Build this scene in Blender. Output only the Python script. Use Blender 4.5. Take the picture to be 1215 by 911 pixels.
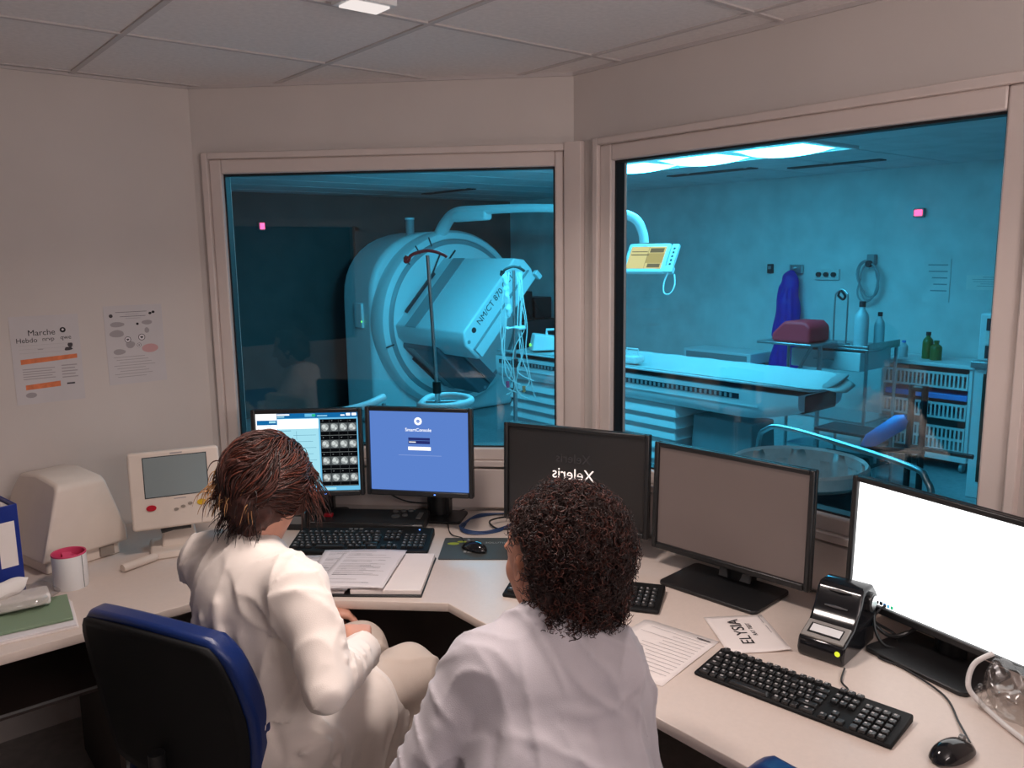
import bpy, bmesh, math, random
import numpy as np
from mathutils import Vector, Matrix

for _o in list(bpy.data.objects):
    bpy.data.objects.remove(_o)
SC = bpy.context.scene
COL = SC.collection
rnd = random.Random(7)
PI = math.pi

# ------------------------------------------------------------------ camera, world, lights, exposure
cam_d = bpy.data.cameras.new('camera')
cam_d.sensor_fit = 'HORIZONTAL'
cam_d.sensor_width = 36.0
cam_d.lens = 975.0 / 1215.0 * 36.0
cam_d.clip_start = 0.02
cam = bpy.data.objects.new('camera', cam_d)
COL.objects.link(cam)
_r, _d, _f = Vector((.7691, -.6390, -.0135)), Vector((-.1115, -.1135, -.9872)), Vector((.6293, .7608, -.1592))
cam.matrix_world = Matrix(((_r.x, -_d.x, -_f.x, 0), (_r.y, -_d.y, -_f.y, 0), (_r.z, -_d.z, -_f.z, 1.79), (0, 0, 0, 1)))
SC.camera = cam

world = bpy.data.worlds.new('world')
SC.world = world
world.use_nodes = True
world.node_tree.nodes['Background'].inputs[0].default_value = (1.0, .80, .72, 1)
world.node_tree.nodes['Background'].inputs[1].default_value = 0.02

EXPOSURE = 0.0
CEILING_LAMP_W = 16.0         # warm, dimmed ceiling luminaire of the control room
EXAM_LAMP = 26.0                # cyan troffers over the patient table
SCREEN = 1.0
SC.view_settings.view_transform = 'Standard'
SC.view_settings.look = 'None'
SC.view_settings.exposure = EXPOSURE
SC.view_settings.gamma = 1.0
SC.view_settings.use_curve_mapping = False
SC.cycles.use_denoising = True
SC.cycles.max_bounces = 10
SC.cycles.transparent_max_bounces = 24
SC.cycles.sample_clamp_indirect = 4.0


def area_lamp(name, loc, size_x, size_y, power, color, rot=(0, 0, 0), spread=PI):
    l = bpy.data.lights.new(name, 'AREA')
    l.shape = 'RECTANGLE'
    l.size, l.size_y, l.energy, l.color, l.spread = size_x, size_y, power, color, spread
    o = bpy.data.objects.new(name, l)
    o.location, o.rotation_euler = loc, rot
    COL.objects.link(o)
    return o


area_lamp('ceiling_lamp_light', (.98, 1.56, 2.405), .30, .30, CEILING_LAMP_W, (1.0, .865, .80), spread=math.radians(145))
area_lamp('rear_fill_light', (.75, -1.10, 1.95), 1.0, .5, 27.0, (1.0, .87, .84), rot=(math.radians(124), 0, math.radians(-4)))  # added fill light behind the camera, not a known lamp of the room

gantry_fill = area_lamp('gantry_fill_light', (3.02, 4.06, 2.375), .3, .12, 7.5, (.045, .66, 1.0), spread=math.radians(70))  # added fill aimed at the scanner to brighten it, no such lamp known
gantry_fill.rotation_euler = Vector((1.75, 2.5, -.95)).to_track_quat('-Z', 'Y').to_euler()


# ------------------------------------------------------------------ materials
def mat(name, color, rough=.5, metal=0.0, emit=None, strength=1.0, noise=0.0, nscale=30.0, bump=0.0, bscale=200.0, coat=0.0, spec=.5, sheen=0.0):
    m = bpy.data.materials.new(name)
    m.use_nodes = True
    nt = m.node_tree
    b = nt.nodes['Principled BSDF']
    c = tuple(color) + (1,) if len(color) == 3 else color
    b.inputs['Base Color'].default_value = c
    b.inputs['Roughness'].default_value = rough
    b.inputs['Metallic'].default_value = metal
    b.inputs['Specular IOR Level'].default_value = spec
    if coat:
        b.inputs['Coat Weight'].default_value = coat
        b.inputs['Coat Roughness'].default_value = .15
    if sheen:
        b.inputs['Sheen Weight'].default_value = sheen
    if emit is not None:
        b.inputs['Emission Color'].default_value = tuple(emit) + (1,)
        b.inputs['Emission Strength'].default_value = strength
    if noise or bump:
        tc = nt.nodes.new('ShaderNodeTexCoord')
    if noise:
        n = nt.nodes.new('ShaderNodeTexNoise')
        n.inputs['Scale'].default_value = nscale
        n.inputs['Detail'].default_value = 5
        r = nt.nodes.new('ShaderNodeValToRGB')
        r.color_ramp.elements[0].position, r.color_ramp.elements[1].position = .3, .7
        r.color_ramp.elements[0].color = tuple(max(0, v * (1 - noise)) for v in c[:3]) + (1,)
        r.color_ramp.elements[1].color = tuple(min(1, v * (1 + noise)) for v in c[:3]) + (1,)
        nt.links.new(tc.outputs['Object'], n.inputs['Vector'])
        nt.links.new(n.outputs['Fac'], r.inputs['Fac'])
        nt.links.new(r.outputs['Color'], b.inputs['Base Color'])
    if bump:
        n2 = nt.nodes.new('ShaderNodeTexNoise')
        n2.inputs['Scale'].default_value = bscale
        n2.inputs['Detail'].default_value = 4
        bp = nt.nodes.new('ShaderNodeBump')
        bp.inputs['Strength'].default_value = bump
        bp.inputs['Distance'].default_value = .002
        nt.links.new(tc.outputs['Object'], n2.inputs['Vector'])
        nt.links.new(n2.outputs['Fac'], bp.inputs['Height'])
        nt.links.new(bp.outputs['Normal'], b.inputs['Normal'])
    return m


def glow(name, color, strength):
    m = bpy.data.materials.new(name)
    m.use_nodes = True
    nt = m.node_tree
    nt.nodes.remove(nt.nodes['Principled BSDF'])
    e = nt.nodes.new('ShaderNodeEmission')
    e.inputs[0].default_value = tuple(color) + (1,)
    e.inputs[1].default_value = strength
    nt.links.new(e.outputs[0], nt.nodes['Material Output'].inputs[0])
    return m


def srgb(r, g, b):
    f = lambda v: v / 12.92 if v <= .04045 else ((v + .055) / 1.055) ** 2.4
    return (f(r / 255), f(g / 255), f(b / 255))


def pane_glass(name, tint, fac):
    m = bpy.data.materials.new(name)
    m.use_nodes = True
    nt = m.node_tree
    nt.nodes.remove(nt.nodes['Principled BSDF'])
    t = nt.nodes.new('ShaderNodeBsdfTransparent')
    t.inputs[0].default_value = tuple(tint) + (1,)
    g = nt.nodes.new('ShaderNodeBsdfGlossy')
    g.inputs['Roughness'].default_value = 0.0
    mx = nt.nodes.new('ShaderNodeMixShader')
    mx.inputs[0].default_value = fac
    nt.links.new(t.outputs[0], mx.inputs[1])
    nt.links.new(g.outputs[0], mx.inputs[2])
    nt.links.new(mx.outputs[0], nt.nodes['Material Output'].inputs[0])
    return m


def clear_plastic(name, tint, fac):
    m = pane_glass(name, tint, fac)
    for n in m.node_tree.nodes:
        if n.type == 'BSDF_GLOSSY':
            n.inputs['Roughness'].default_value = .2
    return m


M = {}
M['wall'] = mat('wall_paint', srgb(214, 205, 200), .85, noise=.03, nscale=3, bump=.15, bscale=350)
M['ceil_tile'] = mat('ceiling_tile', srgb(232, 226, 224), .95, noise=.05, nscale=60, bump=.2, bscale=500)
M['ceil_bar'] = mat('ceiling_grid_bar', srgb(200, 192, 190), .6)
M['pvc'] = mat('window_pvc', srgb(222, 208, 202), .35, noise=.02, nscale=8)
M['gasket'] = mat('black_gasket', (.012, .012, .014), .5)
M['floor'] = mat('vinyl_floor', srgb(168, 162, 158), .35, noise=.12, nscale=25)
M['exam_floor'] = mat('exam_vinyl_floor', srgb(172, 172, 176), .3, noise=.12, nscale=25)
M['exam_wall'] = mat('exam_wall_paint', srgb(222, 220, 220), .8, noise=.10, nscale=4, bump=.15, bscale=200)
M['exam_wall_shaded'] = mat('exam_wall_paint_shaded', srgb(98, 91, 90), .8, noise=.10, nscale=4)  # exam wall paint darkened: the far end's lack of light put into the colour
M['exam_ceil'] = mat('exam_ceiling_tile', srgb(215, 216, 218), .9, noise=.08, nscale=5)
M['glass'] = pane_glass('window_pane_glass', (.93, .97, .98), .055)
M['dark_glass'] = mat('dark_window_glass', srgb(24, 44, 72), .08, noise=.2, nscale=2)
M['desk'] = mat('desk_laminate', srgb(216, 200, 190), .42, noise=.02, nscale=90)
M['desk_edge'] = mat('desk_edge_strip', srgb(206, 190, 180), .45)
M['desk_dark'] = mat('under_desk_panel', srgb(58, 46, 42), .6, noise=.1, nscale=10)
M['black'] = mat('black_plastic', (.013, .013, .014), .38, noise=.1, nscale=40)
M['grey_light'] = mat('light_grey_plastic', srgb(150, 146, 142), .4)
M['black_matte'] = mat('matte_black_plastic', (.006, .006, .0065), .6, spec=.25, bump=.2, bscale=600)
M['black_gloss'] = mat('gloss_black_plastic', (.010, .010, .012), .12)
M['key'] = mat('keycap_black', (.016, .016, .017), .4)
M['key_print'] = mat('keycap_print', (.42, .40, .40), .5)
M['grey_trim'] = mat('grey_trim', (.16, .16, .16), .35)
M['silver'] = mat('silver_metal', (.55, .55, .56), .28, metal=1)
M['steel'] = mat('brushed_steel', (.52, .54, .56), .35, metal=1, noise=.1, nscale=60)
M['beige'] = mat('beige_plastic', srgb(226, 212, 200), .45, noise=.02, nscale=20)
M['beige_dark'] = mat('dark_beige_plastic', srgb(150, 138, 128), .5)  # darker beige of the small device buttons and printer latch
M['white_plastic'] = mat('white_plastic', srgb(235, 235, 235), .4)
M['red_button'] = mat('red_button', srgb(190, 24, 44), .35)
M['yellow_button'] = mat('yellow_button', srgb(222, 180, 30), .35)
M['paper'] = mat('paper', srgb(236, 226, 222), .85, noise=.02, nscale=12)
M['poster'] = mat('poster_paper', srgb(208, 202, 203), .8, noise=.03, nscale=8)
M['paper_cool'] = mat('paper_sheet', srgb(226, 220, 222), .8, noise=.02, nscale=12)
M['ink'] = mat('printed_ink', srgb(72, 66, 70), .8)
M['ink_light'] = mat('printed_grey_ink', srgb(168, 160, 162), .8)
M['ink_black'] = mat('printed_black_ink', srgb(34, 30, 34), .8)
M['orange_ink'] = mat('printed_orange_ink', srgb(226, 128, 84), .8, noise=.15, nscale=40)
M['pink_ink'] = mat('printed_pink_ink', srgb(206, 160, 160), .8)
M['blue_leather'] = mat('blue_leatherette', srgb(10, 38, 96), .34, noise=.06, nscale=60, bump=.25, bscale=420)
M['navy'] = mat('navy_binder_board', srgb(16, 44, 132), .4)
M['green_folder'] = mat('green_card', srgb(128, 150, 122), .6)
M['coat'] = mat('white_cotton_coat', srgb(240, 229, 221), .85, noise=.03, nscale=14, bump=.25, bscale=500, sheen=.15)
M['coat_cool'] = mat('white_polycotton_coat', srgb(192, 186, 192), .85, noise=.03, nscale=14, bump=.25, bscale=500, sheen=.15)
M['trousers'] = mat('white_trousers', srgb(208, 192, 180), .85, noise=.03, nscale=14, bump=.25, bscale=500)
M['skin'] = mat('skin', srgb(206, 150, 128), .5, noise=.05, nscale=30)
M['skin_tan'] = mat('tan_skin', srgb(188, 126, 100), .5, noise=.05, nscale=30)
M['hair_brown'] = mat('brown_hair', srgb(70, 38, 31), .6, noise=.3, nscale=60)
M['hair_dark'] = mat('dark_brown_hair', srgb(36, 20, 18), .45, noise=.3, nscale=60)
M['hair_red'] = mat('reddish_brown_hair', srgb(98, 50, 38), .4)
M['hair_blond'] = mat('blond_hair', srgb(190, 140, 92), .4)
M['hair_afro'] = mat('curly_dark_hair', srgb(44, 24, 20), .75, noise=.3, nscale=60)
M['hair_afro_red'] = mat('curly_auburn_hair', srgb(84, 42, 32), .45)
M['shoe'] = mat('white_shoe', srgb(205, 205, 205), .6)
M['cable'] = mat('black_cable', (.015, .015, .016), .45)
M['cable_blue'] = mat('blue_cable', srgb(36, 62, 104), .45)
M['cable_white'] = mat('white_cable', srgb(225, 220, 218), .45)
M['screen_off'] = mat('screen_switched_off', (.02, .018, .018), .28, spec=.6)
M['screen_grey'] = mat('device_screen_glass', srgb(140, 152, 154), .12)
M['pad'] = mat('mouse_pad_rubber', srgb(66, 68, 66), .75, bump=.2, bscale=500)
M['pad_print'] = mat('mouse_pad_print', srgb(150, 152, 150), .75)
M['pad_green'] = mat('mouse_pad_green_print', srgb(150, 158, 40), .75)
M['clear'] = clear_plastic('clear_plastic_film', (.88, .87, .86), .12)
M['pink'] = mat('pink_liner', srgb(214, 70, 110), .6)
M['tissue'] = mat('tissue_paper', srgb(240, 234, 230), .9)
# exam room
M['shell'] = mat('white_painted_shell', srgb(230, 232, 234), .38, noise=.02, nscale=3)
M['shell_shade'] = mat('shaded_painted_shell', srgb(104, 108, 116), .4)
M['shell_grey'] = mat('grey_painted_shell', srgb(150, 154, 158), .4)
M['shell_dark'] = mat('dark_groove', srgb(40, 44, 50), .5)
M['sheet'] = mat('white_couch_paper', srgb(196, 196, 196), .8)
M['gown'] = mat('purple_apron', srgb(62, 36, 170), .6, noise=.12, nscale=8)
M['pink_pad'] = mat('pink_foam', (1.0, .022, .045), .6)
M['basket'] = mat('white_wire_plastic', srgb(225, 225, 225), .45)
M['blue_pad'] = mat('blue_vinyl', srgb(70, 150, 235), .4)
M['bag'] = mat('grey_bin_liner', srgb(215, 212, 212), .45, noise=.1, nscale=20)
M['bin_body'] = mat('dark_bin_bag', srgb(30, 32, 40), .35)
M['frame_black'] = mat('black_steel_tube', (.02, .02, .022), .4)
M['red_hook'] = mat('dark_red_plastic', srgb(190, 16, 34), .45)
M['bottle_green'] = mat('green_bottle_plastic', srgb(60, 110, 50), .35)
M['bottle_clear'] = mat('pale_bottle_plastic', srgb(190, 200, 205), .3)
M['wood'] = mat('brown_wood', srgb(92, 52, 40), .5, noise=.2, nscale=10)
M['troffer'] = glow('cyan_lamp_diffuser', (.075, .66, 1.0), EXAM_LAMP)
M['red_led'] = glow('red_indicator', (1.0, .07, .20), 4.0)
M['green_led'] = glow('green_indicator', (.2, 1.0, .15), 1.6)
M['yellow_led'] = glow('yellow_indicator', (.85, .9, .05), 1.0)
M['blue_led'] = glow('blue_indicator', (.12, .3, 1.0), 2.0)
M['lamp_white'] = glow('lamp_white', (1, .9, .86), .9)
def screen(name, rgb, k=1.0):
    M[name] = glow(name, srgb(*rgb), k * SCREEN)
screen('px_white', (255, 255, 255), 1.25); screen('px_m5', (255, 255, 255), 2.0)
screen('px_blue', (92, 130, 205)); screen('px_navy', (40, 48, 110)); screen('px_pale', (165, 225, 240))
screen('px_teal', (20, 105, 165)); screen('px_sky', (110, 190, 230)); screen('px_black', (10, 11, 14)); screen('px_grey', (90, 96, 98))
screen('px_lgrey', (150, 156, 156)); screen('px_lav', (135, 160, 220)); screen('px_green', (40, 190, 130)); screen('px_text', (80, 140, 170))
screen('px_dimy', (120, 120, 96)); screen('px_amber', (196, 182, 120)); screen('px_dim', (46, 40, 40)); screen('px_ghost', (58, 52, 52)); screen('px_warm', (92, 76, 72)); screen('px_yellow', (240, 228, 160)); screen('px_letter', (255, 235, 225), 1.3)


# ------------------------------------------------------------------ mesh helpers
def R3(ax=0, ay=0, az=0):
    return (Matrix.Rotation(az, 4, 'Z') @ Matrix.Rotation(ay, 4, 'Y') @ Matrix.Rotation(ax, 4, 'X'))


class MB:
    """collects shapes and builds ONE mesh object"""
    def __init__(s):
        s.v, s.f, s.mi, s.mats, s.xf = [], [], [], [], Matrix.Identity(4)

    def slot(s, m):
        if m not in s.mats:
            s.mats.append(m)
        return s.mats.index(m)

    def add(s, vs, fs, m):
        k, n = s.slot(m), len(s.v)
        s.v += [tuple(s.xf @ Vector(p)) for p in vs]
        s.f += [tuple(i + n for i in f) for f in fs]
        s.mi += [k] * len(fs)
        return s

    def box(s, c, d, m, rot=None, taper=1.0):
        x, y, z = d[0] / 2, d[1] / 2, d[2] / 2
        t = taper
        vs = [Vector(p) for p in ((-x, -y, -z), (x, -y, -z), (x, y, -z), (-x, y, -z), (-x * t, -y * t, z), (x * t, -y * t, z), (x * t, y * t, z), (-x * t, y * t, z))]
        if rot is not None:
            vs = [rot @ p for p in vs]
        vs = [p + Vector(c) for p in vs]
        return s.add(vs, [(0, 3, 2, 1), (4, 5, 6, 7), (0, 1, 5, 4), (1, 2, 6, 5), (2, 3, 7, 6), (3, 0, 4, 7)], m)

    def bx(s, a, b, m):
        return s.box([(a[i] + b[i]) / 2 for i in range(3)], [abs(b[i] - a[i]) for i in range(3)], m)

    def quad(s, p, m):
        return s.add(p, [tuple(range(len(p)))], m)

    def prism(s, poly, h, m, axis='z', z0=0.0):
        n = len(poly)
        def P(a, b, c):
            return {'z': (a, b, c), 'y': (a, c, b), 'x': (c, a, b)}[axis]
        vs = [P(a, b, z0) for a, b in poly] + [P(a, b, z0 + h) for a, b in poly]
        fs = [tuple(range(n - 1, -1, -1)), tuple(range(n, 2 * n))] + [(i, (i + 1) % n, n + (i + 1) % n, n + i) for i in range(n)]
        return s.add(vs, fs, m)

    def tube(s, pts, r, m, n=10, closed=False, caps=True):
        pts = [Vector(p) for p in pts]
        rs = r if isinstance(r, (list, tuple)) else [r] * len(pts)
        K = len(pts)
        vs, fs, u = [], [], None
        for i, p in enumerate(pts):
            if closed:
                t = (pts[(i + 1) % K] - pts[i - 1])
            else:
                t = pts[min(i + 1, K - 1)] - pts[max(i - 1, 0)]
            t = t.normalized() if t.length > 1e-9 else Vector((0, 0, 1))
            if u is None:
                u = t.orthogonal().normalized()
            else:
                u = (u - t * u.dot(t))
                u = u.normalized() if u.length > 1e-6 else t.orthogonal().normalized()
            w = t.cross(u)
            for k in range(n):
                a = 2 * PI * k / n
                vs.append(p + (u * math.cos(a) + w * math.sin(a)) * rs[i])
        for i in range(K if closed else K - 1):
            j = (i + 1) % K
            for k in range(n):
                l = (k + 1) % n
                fs.append((i * n + k, i * n + l, j * n + l, j * n + k))
        if caps and not closed:
            fs += [tuple(range(n - 1, -1, -1)), tuple((K - 1) * n + k for k in range(n))]
        return s.add(vs, fs, m)

    def cyl(s, a, b, r0, m, r1=None, n=24):
        return s.tube([a, b], [r0, r0 if r1 is None else r1], m, n)

    def lathe(s, prof, m, c=(0, 0, 0), axis='z', n=40, a0=0, a1=2 * PI):
        full = abs(a1 - a0 - 2 * PI) < 1e-6
        vs, fs, K = [], [], len(prof)
        steps = n if full else n + 1
        for i in range(steps):
            a = a0 + (a1 - a0) * i / n
            ca, sa = math.cos(a), math.sin(a)
            for r, h in prof:
                p = {'z': (r * ca, r * sa, h), 'y': (r * ca, h, r * sa), 'x': (h, r * ca, r * sa)}[axis]
                vs.append((p[0] + c[0], p[1] + c[1], p[2] + c[2]))
        for i in range(n):
            j = (i + 1) % steps
            for k in range(K - 1):
                fs.append((i * K + k, j * K + k, j * K + k + 1, i * K + k + 1))
        return s.add(vs, fs, m)

    def ball(s, c, d, m, n=16, rot=None):
        vs, fs = [], []
        for i in range(n + 1):
            t = PI * i / n
            for k in range(n * 2):
                a = PI * k / n
                p = Vector((math.sin(t) * math.cos(a) * d[0] / 2, math.sin(t) * math.sin(a) * d[1] / 2, math.cos(t) * d[2] / 2))
                if rot is not None:
                    p = rot @ p
                vs.append(p + Vector(c))
        w = n * 2
        for i in range(n):
            for k in range(w):
                fs.append((i * w + k, i * w + (k + 1) % w, (i + 1) * w + (k + 1) % w, (i + 1) * w + k))
        return s.add(vs, fs, m)

    def grid(s, fn, nu, nv, m, thick=0.0):
        vs = [fn(i / nu, j / nv) for j in range(nv + 1) for i in range(nu + 1)]
        w = nu + 1
        fs = [(j * w + i, j * w + i + 1, (j + 1) * w + i + 1, (j + 1) * w + i) for j in range(nv) for i in range(nu)]
        return s.add(vs, fs, m)

    def text(s, body, size, m, mtx, depth=.0004, align='CENTER', sx=1.0, shear=0.0, mirror=False):
        cu = bpy.data.curves.new('lettering', 'FONT')
        cu.body, cu.size, cu.extrude, cu.align_x, cu.align_y, cu.shear = body, size, depth, align, 'CENTER', shear
        cu.resolution_u = 3
        o = bpy.data.objects.new('lettering', cu)
        COL.objects.link(o)
        me = o.evaluated_get(bpy.context.evaluated_depsgraph_get()).to_mesh()
        vs = [mtx @ Vector((p.co.x * sx * (-1 if mirror else 1), p.co.y, p.co.z)) for p in me.vertices]
        fs = [tuple(p.vertices) for p in me.polygons]
        if mirror:
            fs = [f[::-1] for f in fs]
        s.add(vs, fs, m)
        bpy.data.objects.remove(o)
        bpy.data.curves.remove(cu)
        return s

    def build(s, name, parent=None, loc=(0, 0, 0), rotz=0.0, smooth=False, bevel=0.0, seg=2, solid=0.0, subsurf=0):
        me = bpy.data.meshes.new(name)
        me.from_pydata(s.v, [], s.f)
        for m in s.mats:
            me.materials.append(m)
        me.polygons.foreach_set('material_index', s.mi)
        me.validate()
        if smooth:
            me.polygons.foreach_set('use_smooth', [True] * len(me.polygons))
            if smooth != 'all':
                try:
                    me.set_sharp_from_angle(angle=math.radians(40))
                except Exception:
                    pass
        me.update()
        o = bpy.data.objects.new(name, me)
        o.location, o.rotation_euler = loc, (0, 0, rotz)
        COL.objects.link(o)
        if parent is not None:
            o.parent = parent
        if solid:
            q = o.modifiers.new('thickness', 'SOLIDIFY')
            q.thickness, q.offset = solid, 0
        if bevel:
            q = o.modifiers.new('round_edges', 'BEVEL')
            q.width, q.segments, q.limit_method, q.angle_limit = bevel, seg, 'ANGLE', math.radians(40)
            me.polygons.foreach_set('use_smooth', [True] * len(me.polygons))
            try:
                me.set_sharp_from_angle(angle=math.radians(70))
            except Exception:
                pass
        if subsurf:
            q = o.modifiers.new('smooth', 'SUBSURF')
            q.levels = q.render_levels = subsurf
        return o


def tag(o, label, cat, group=None):
    o['label'], o['category'] = label, cat
    if group:
        o['group'] = group
    return o


def thing(name, label, cat, loc=(0, 0, 0), rotz=0.0, group=None):
    o = bpy.data.objects.new(name, None)
    o.empty_display_size = .05
    o.location, o.rotation_euler = loc, (0, 0, rotz)
    COL.objects.link(o)
    return tag(o, label, cat, group)


def struct(mb, name, parent=None, **k):
    o = mb.build(name, parent, **k)
    if parent is None:
        o['kind'] = 'structure'
    return o


def copy_tree(o, parent=None):
    c = o.copy()
    COL.objects.link(c)
    c.parent = parent
    for ch in list(o.children):
        copy_tree(ch, c)
    return c


def bez(p0, p1, p2, p3, n=12):
    out = []
    for i in range(n + 1):
        t = i / n
        out.append(tuple((1 - t) ** 3 * a + 3 * (1 - t) ** 2 * t * b + 3 * (1 - t) * t * t * c + t ** 3 * d for a, b, c, d in zip(p0, p1, p2, p3)))
    return out


def smooth_path(pts, n=6):
    """Catmull-Rom through points"""
    P = [Vector(p) for p in pts]
    out = []
    for i in range(len(P) - 1):
        a, b, c, d = P[max(i - 1, 0)], P[i], P[i + 1], P[min(i + 2, len(P) - 1)]
        for k in range(n):
            t = k / n
            out.append(.5 * ((2 * b) + (c - a) * t + (2 * a - 5 * b + 4 * c - d) * t * t + (3 * b - a - 3 * c + d) * t ** 3))
    out.append(P[-1])
    return out


def rrect(w, h, r, n=5):
    pts = []
    for cx, cy, a0 in ((w / 2 - r, h / 2 - r, 0), (-w / 2 + r, h / 2 - r, PI / 2), (-w / 2 + r, -h / 2 + r, PI), (w / 2 - r, -h / 2 + r, 1.5 * PI)):
        for i in range(n + 1):
            a = a0 + PI / 2 * i / n
            pts.append((cx + r * math.cos(a), cy + r * math.sin(a)))
    return pts


# ------------------------------------------------------------------ implicit surfaces for bodies, clothing and hair
class Field:
    def __init__(s, lo, hi, h):
        s.lo, s.h = np.array(lo, np.float32), h
        s.n = np.ceil((np.array(hi) - np.array(lo)) / h).astype(int) + 1
        s.F = np.full(s.n, 1.0, np.float32)

    def block(s, lo, hi, pad):
        a = np.clip(np.floor((np.array(lo) - pad - s.lo) / s.h).astype(int), 0, s.n)
        b = np.clip(np.ceil((np.array(hi) + pad - s.lo) / s.h).astype(int) + 1, 0, s.n)
        if (b <= a).any():
            return None, None
        ax = [s.lo[i] + s.h * np.arange(a[i], b[i], dtype=np.float32) for i in range(3)]
        return tuple(slice(a[i], b[i]) for i in range(3)), np.meshgrid(*ax, indexing='ij', sparse=True)

    def merge(s, sl, d, k, sub=False):
        F = s.F[sl]
        if sub:
            hh = np.clip(.5 - .5 * (F + d) / k, 0, 1)
            s.F[sl] = F + (-d - F) * hh + k * hh * (1 - hh)
        else:
            hh = np.clip(.5 + .5 * (F - d) / k, 0, 1)
            s.F[sl] = F + (d - F) * hh - k * hh * (1 - hh)

    def cone(s, a, b, ra, rb, k=.02, flat=None):
        """tapered capsule; flat=(axis vector, factor) squashes it across that axis"""
        a, b = np.array(a, float), np.array(b, float)
        r = max(ra, rb)
        sl, g = s.block(np.minimum(a, b) - r, np.maximum(a, b) + r, k + .01)
        if sl is None:
            return s
        ab = b - a
        L2 = max(float(ab @ ab), 1e-9)
        X, Y, Z = g[0] - a[0], g[1] - a[1], g[2] - a[2]
        t = np.clip((X * ab[0] + Y * ab[1] + Z * ab[2]) / L2, 0, 1)
        dx, dy, dz = X - t * ab[0], Y - t * ab[1], Z - t * ab[2]
        if flat is not None:
            v = np.array(flat[0], float)
            v /= np.linalg.norm(v)
            q = (dx * v[0] + dy * v[1] + dz * v[2]) * (flat[1] - 1)
            dx, dy, dz = dx + q * v[0], dy + q * v[1], dz + q * v[2]
        d = np.sqrt(dx * dx + dy * dy + dz * dz) - (ra + (rb - ra) * t)
        s.merge(sl, d, k)
        return s

    def ell(s, c, rad, rot=None, k=.02, sub=False):
        c, rad = np.array(c, float), np.array(rad, float)
        R = np.array(rot.to_3x3()) if rot is not None else np.eye(3)
        m = rad.max()
        sl, g = s.block(c - m, c + m, k + .01)
        if sl is None:
            return s
        X, Y, Z = g[0] - c[0], g[1] - c[1], g[2] - c[2]
        q = [X * R[0, i] + Y * R[1, i] + Z * R[2, i] for i in range(3)]
        k0 = np.sqrt(sum((q[i] / rad[i]) ** 2 for i in range(3)))
        k1 = np.sqrt(sum((q[i] / rad[i] ** 2) ** 2 for i in range(3))) + 1e-6
        s.merge(sl, (k0 * (k0 - 1) / k1).astype(np.float32), k, sub)
        return s

    def cut(s, p, n):
        """remove everything on the +n side of a plane within a local radius given by |n|"""
        p, n = np.array(p, float), np.array(n, float)
        R = float(np.linalg.norm(n))
        n = n / R
        sl, g = s.block(p - R, p + R, 0)
        if sl is None:
            return s
        X, Y, Z = g[0] - p[0], g[1] - p[1], g[2] - p[2]
        d = X * n[0] + Y * n[1] + Z * n[2]
        near = (X * X + Y * Y + Z * Z) < R * R
        s.F[sl] = np.where(near, np.maximum(s.F[sl], d), s.F[sl])
        return s

    def ridge(s, pts, amp, w):
        """a fold running along a polyline: amp>0 raises, amp<0 creases"""
        P = [np.array(p, float) for p in smooth_path(pts, 4)]
        lo, hi = np.min(P, 0), np.max(P, 0)
        sl, g = s.block(lo, hi, w * 2.6)
        if sl is None:
            return s
        best = None
        for i in range(len(P) - 1):
            a, ab = P[i], P[i + 1] - P[i]
            L2 = max(float(ab @ ab), 1e-9)
            X, Y, Z = g[0] - a[0], g[1] - a[1], g[2] - a[2]
            t = np.clip((X * ab[0] + Y * ab[1] + Z * ab[2]) / L2, 0, 1)
            d2 = (X - t * ab[0]) ** 2 + (Y - t * ab[1]) ** 2 + (Z - t * ab[2]) ** 2
            best = d2 if best is None else np.minimum(best, d2)
        s.F[sl] -= (amp * np.exp(-best / (w * w))).astype(np.float32)
        return s

    def ripple(s, amp, freq, seed=0):
        sl, g = s.block(s.lo, s.lo + s.h * s.n, 0)
        r = random.Random(seed)
        for _ in range(5):
            v = Vector((r.gauss(0, 1), r.gauss(0, 1), r.gauss(0, 1))).normalized() * freq * r.uniform(.6, 1.6)
            s.F[sl] += (amp * .5 * np.sin(g[0] * v.x + g[1] * v.y + g[2] * v.z + r.uniform(0, 6))).astype(np.float32)
        return s

    def crinkle(s, amp, freq, seed=0, axis=(0, 0, 1), thin=4.0):
        """fine broken creases running mostly along an axis"""
        sl, g = s.block(s.lo, s.lo + s.h * s.n, 0)
        r = random.Random(seed)
        ax = Vector(axis).normalized()
        for _ in range(5):
            v = Vector((r.gauss(0, 1), r.gauss(0, 1), r.gauss(0, 1)))
            v = (v - ax * v.dot(ax) * .75).normalized() * freq * r.uniform(.7, 1.5)
            w = Vector((r.gauss(0, 1), r.gauss(0, 1), r.gauss(0, 1))).normalized() * freq * .45
            u = Vector((r.gauss(0, 1), r.gauss(0, 1), r.gauss(0, 1))).normalized() * freq * .35
            a, b = r.uniform(0, 6), r.uniform(0, 6)
            ph = g[0] * v.x + g[1] * v.y + g[2] * v.z + a + 1.6 * np.sin(g[0] * w.x + g[1] * w.y + g[2] * w.z + b)
            mk = np.clip(np.sin(g[0] * u.x + g[1] * u.y + g[2] * u.z + a * 2), 0, 1)
            s.F[sl] -= (amp * mk * (1 - np.abs(np.sin(ph * .5))) ** thin).astype(np.float32)
        return s

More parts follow.
